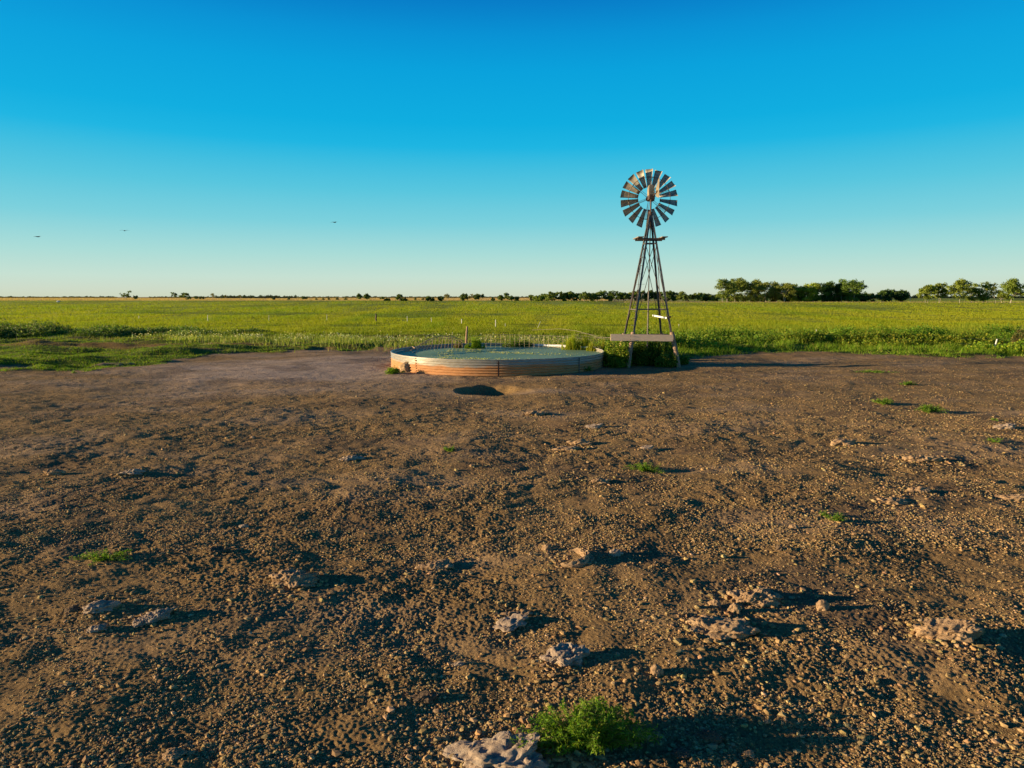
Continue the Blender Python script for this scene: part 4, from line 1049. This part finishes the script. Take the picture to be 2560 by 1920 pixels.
for px, yt, w, D, sd, lab, tone, kw in (
 (2310, 713, 50, 322, 91, 'spreading tree with several slim trunks, leftmost of the scattered right trees', (.085, .115, .025), dict(nclump=46, nleaf=3000, multi=2, low=.25)),
 (2338, 708, 46, 326, 92, 'tall tree touching the leftmost tree of the scattered right trees', (.085, .115, .03), dict(nclump=42, nleaf=2800, multi=2, low=.25)),
 (2391, 699, 70, 318, 93, 'tall open tree with a thick tan trunk among the right trees', (.085, .115, .028), dict(nclump=54, nleaf=3900, low=.2)),
 (2424, 708, 46, 330, 94, 'bushy tree leafy to the ground, right of the thick trunked tree', (.08, .11, .025), dict(nclump=34, nleaf=2300, low=.06, multi=2)),
 (2450, 703, 46, 328, 95, 'tall narrow leafy tree left of the thin sparse tree', (.085, .12, .025), dict(nclump=30, nleaf=2200, low=.12)),
 (2481, 710, 32, 316, 96, 'thin sparse tree with a slim pale trunk among the right trees', (.10, .125, .05), dict(nclump=16, nleaf=650, low=.45)),
 (2517, 700, 70, 312, 97, 'broad dense tree with a thick pale trunk, right of the sparse tree', (.075, .11, .025), dict(nclump=60, nleaf=4300, low=.2)),
 (2497, 730, 30, 314, 98, 'small leaning tree at the foot of the broad dense right tree', (.08, .105, .03), dict(nclump=14, nleaf=600, low=.3, multi=2)),
 (2573, 708, 50, 330, 99, 'tree cut off by the right edge of the picture', (.06, .09, .025), dict(nclump=24, nleaf=1500, low=.35))):
    tree(lab, px, yt-2, w*.98, D, G2, tone, PALEBARK if sd in (96, 97, 93) else BARK, seed=sd, name='cottonwood_tree', lsize=.66, **kw)
# hedge line behind the windmill
G3 = 'trees of the long low row behind the windmill'
rr_ = random.Random(9)
px = 1346; i = 0
while px < 1800:
    yt = np.interp(px, [1346, 1370, 1420, 1480, 1540, 1620, 1680, 1720, 1800], [738, 730, 730, 730, 728, 727, 727, 733, 734])+rr_.uniform(-1.5, 2.5)
    left = px < 1565
    tree('rounded green tree in the long low row left of the windmill tower' if left else 'rounded green tree in the long low row right of the windmill tower', px, yt, rr_.uniform(30, 42), rr_.uniform(440, 475), G3+(' left of the tower' if left else ' right of the tower'),
         rr_.choice([(.07, .10, .03), (.055, .085, .028), (.085, .11, .03), (.05, .08, .028)]), PALEBARK if rr_.random() < .3 else BARK, seed=120+i, nclump=32, nleaf=1900, lsize=.8, low=.08 if rr_.random() < .6 else .25, multi=rr_.choice([1, 2]))
    px += rr_.uniform(14, 20); i += 1
# isolated distant trees
iso = [(322,726,747.5,26,1,'lone rounded tree, tallest on the left horizon'),(443,729,747.5,13,0,'small upright tree right of the lone left tree'),
 (461,732,748.5,14,0,'left tree of the tight clump on the left horizon'),(472,732,748.5,16,1,'right tree of the tight clump on the left horizon'),(477,741,749,14,2,'low bush at the foot of the tight clump on the left horizon'),
 (497,741,747.5,9,2,'small round bush first right of the tight clump'),(511,740,747.5,14,2,'wider round bush second right of the tight clump'),
 (538,733,749,12,3,'thin pale nearly bare tree right of the round bushes'),(570,737,748,9,3,'small faint tree between two bare trees at left'),(608,736,748.5,9,3,'small bare topped tree before the dark distant wood'),
 (347,739,747,11,1,'low tree just right of the lone left tree'),(766,742,749,12,2,'low bush at the right end of the distant wood'),
 (900,734,752,15,1,'left tree of the pair above the left of the tank'),(921,735,751.5,15,1,'right tree of the pair above the left of the tank'),(957,742,748,13,2,'small distant bush right of the tree pair'),
 (970,747,752,15,2,'low dark bush right of the tree pair'),(1001,736,752.5,19,1,'tree with a bush at its foot above the leaning tank post'),(1013,746,752.5,18,2,'dark bush at the foot of the tree above the leaning post'),
 (1072,739,752.5,10,1,'small slim tree in the middle of the horizon'),(1083,746,752.5,9,2,'dark bush right of the small slim tree'),(1103,742,752.5,15,2,'spreading low tree left of the bare topped one'),
 (1120,734.5,753,17,3,'bare topped rounded tree in the middle of the horizon'),(1160,735,754,20,1,'dense tree, left of the group right of the bare topped tree'),
 (1180,734,753,16,3,'open airy tree in the middle group on the horizon'),(1193,734,753,17,1,'dense tree right of the airy tree in the middle group'),(1206,735,753,12,3,'bare branched tree at the right end of the middle group'),
 (1233,746,752,9,2,'small bush between the two middle tree groups'),(1252,739,752.5,14,1,'short tree, left of the three tall slim trees'),(1264,733,751.5,12,1,'tallest slim tree, middle of three left of the long row'),
 (1275,735,752,13,1,'slim tree, right one of three left of the long row'),(1291,743,752,13,2,'low bush right of the three slim trees'),(1329,738,752,15,1,'tree standing just before the long row starts')]
for i, (px, yt, yb, w, ty, lab) in enumerate(iso):
    D = CH*F/(yb-742); D = min(D, 800)
    tone = [(.05, .075, .03), (.055, .08, .03), (.035, .055, .022), (.11, .11, .07)][ty]
    tree(lab, px, yt, w*1.15, D, None, tone, PALEBARK if ty == 3 else BARK, seed=200+i, name='bush' if ty == 2 else 'tree', nclump=[14, 18, 12, 9][ty], nleaf=[500, 750, 450, 220][ty], lsize=1.0 if ty != 3 else .8, low=[.3, .2, .03, .45][ty], multi=2 if ty == 2 else 1)
for i, (px, w) in enumerate(((794, 9), (811, 6), (825, 7), (846, 8), (868, 8), (690, 8), (725, 7), (1040, 6), (1058, 7))):
    tree('tiny dark bush dotted on the tan field below the horizon', px, 745.5, w, 640, 'tiny bushes on the tan field', (.035, .055, .022), seed=260+i, name='bush', nclump=8, nleaf=200, lsize=1.0, low=.02, multi=2)
# far woods on the skyline
def far_wood():
    seg = [(-300, 60, 1.2), (60, 185, .8), (185, 240, 2.2), (240, 300, 1.4), (380, 440, .8), (545, 640, 4.0), (640, 745, 3.6), (745, 850, 1.2), (860, 1000, 1.2), (1000, 1340, 1.0), (1750, 2200, 1.5), (2150, 2340, 4.2), (2340, 2560, 4.6), (2560, 2900, 4.6), (440, 545, 1.2)]
    Vs = []
    for a, b, h in seg:
        D = 1500 if h > 3 else 2300
        n = int((b-a)*38); px = rng.uniform(a, b, n); cl = .55+.6*fbm(px/9, px*0+h, 131, 3)
        hh = (h/F*D+CH)*np.clip(cl, .25, 1.2); z = hh*rng.random(n)
        D_ = D+rng.uniform(-30, 30, n); P = np.stack([(px-1280)/F*D_, D_, z], 1)
        Vs.append(leaves(P, rng.uniform(1.5, 3.4, n), shade((.045, .065, .04), n, .2)))
    V, Fc, C = cat_(Vs); tag(mk('far_woodland', V, Fc, TREELEAF, col=C), 'thin dark line of woods along the far horizon', 'woodland', kind='stuff')
far_wood()
# pale pole and small unidentified white object, built as a lump, far off
o = MB().tube([(0, 0, 0), (0, 0, 2.9)], [.12, .10], 8).box((0, 0, 2.7), (.8, .1, .1)).build('utility_pole', PALEPOST); o.location = ((2268-1280)/F*395, 395, 0); tag(o, 'short pale pole right of the dark round trio of trees', 'pole')
def speck():
    D = 360; V = []
    import bmesh
    bm = bmesh.new(); bmesh.ops.create_icosphere(bm, subdivisions=3, radius=1); P = np.array([v.co[:] for v in bm.verts]); k = 1+.3*fbm(P[:, 0]*2, P[:, 1]*2+P[:, 2], 5, 2)
    for v, q, kk in zip(bm.verts, P, k): v.co = (q[0]*kk*.8, q[1]*kk*.5, q[2]*kk*.45)
    me = bpy.data.meshes.new('white_lump'); bm.to_mesh(me); bm.free(); me.materials.append(WHITE); o = bpy.data.objects.new('white_lump', me); COL.objects.link(o); o.location = ((153-1280)/F*D, D, .45)
    tag(o, 'tiny white lump far out in the pasture at left', 'speck')
speck()

# ------------------------------------------------------------------ birds
def bird(label, px, py, rot, seed):
    D = 48; p = Wp(px, py, D); root = empty('bird', p, label, 'bird', 'birds gliding low over the left pasture', rot)
    mb = MB(); mb.tube([(-.16, 0, 0), (-.10, 0, .005), (-.02, 0, .01), (.06, 0, .012), (.10, 0, .015), (.13, 0, .02), (.16, 0, .015)], [.008, .018, .032, .03, .02, .022, .003], 8)
    # fanned tail
    b = len(mb.v); mb.v += [Vector(q) for q in ((-.12, -.015, .004), (-.12, .015, .004), (-.24, .05, 0), (-.24, -.05, 0))]; mb.f.append((b, b+1, b+2, b+3))
    mb.build('body', BIRDM, root, smooth=True)
    for s in (-1, 1):
        w = MB(); w.v = [Vector(q) for q in ((.06, s*.02, .012), (-.05, s*.02, .012), (.05, s*.16, .05), (-.04, s*.15, .045), (-.03, s*.33, .02), (-.055, s*.32, .018))]
        w.v += [q+Vector((0, 0, -.006)) for q in w.v]
        w.f = [(0, 1, 3, 2), (2, 3, 5, 4), (6, 8, 9, 7), (8, 10, 11, 9), (0, 2, 8, 6), (2, 4, 10, 8), (1, 7, 9, 3), (3, 9, 11, 5), (4, 5, 11, 10)]
        w.build('wing', BIRDM, root)
bird('dark bird gliding in the sky, leftmost of the three', 94, 592, R(75), 1)
bird('dark bird gliding in the sky, middle one of the three', 311, 577, R(100), 2)
bird('dark bird gliding in the sky, rightmost of the three above the field', 836, 556, R(60), 3)
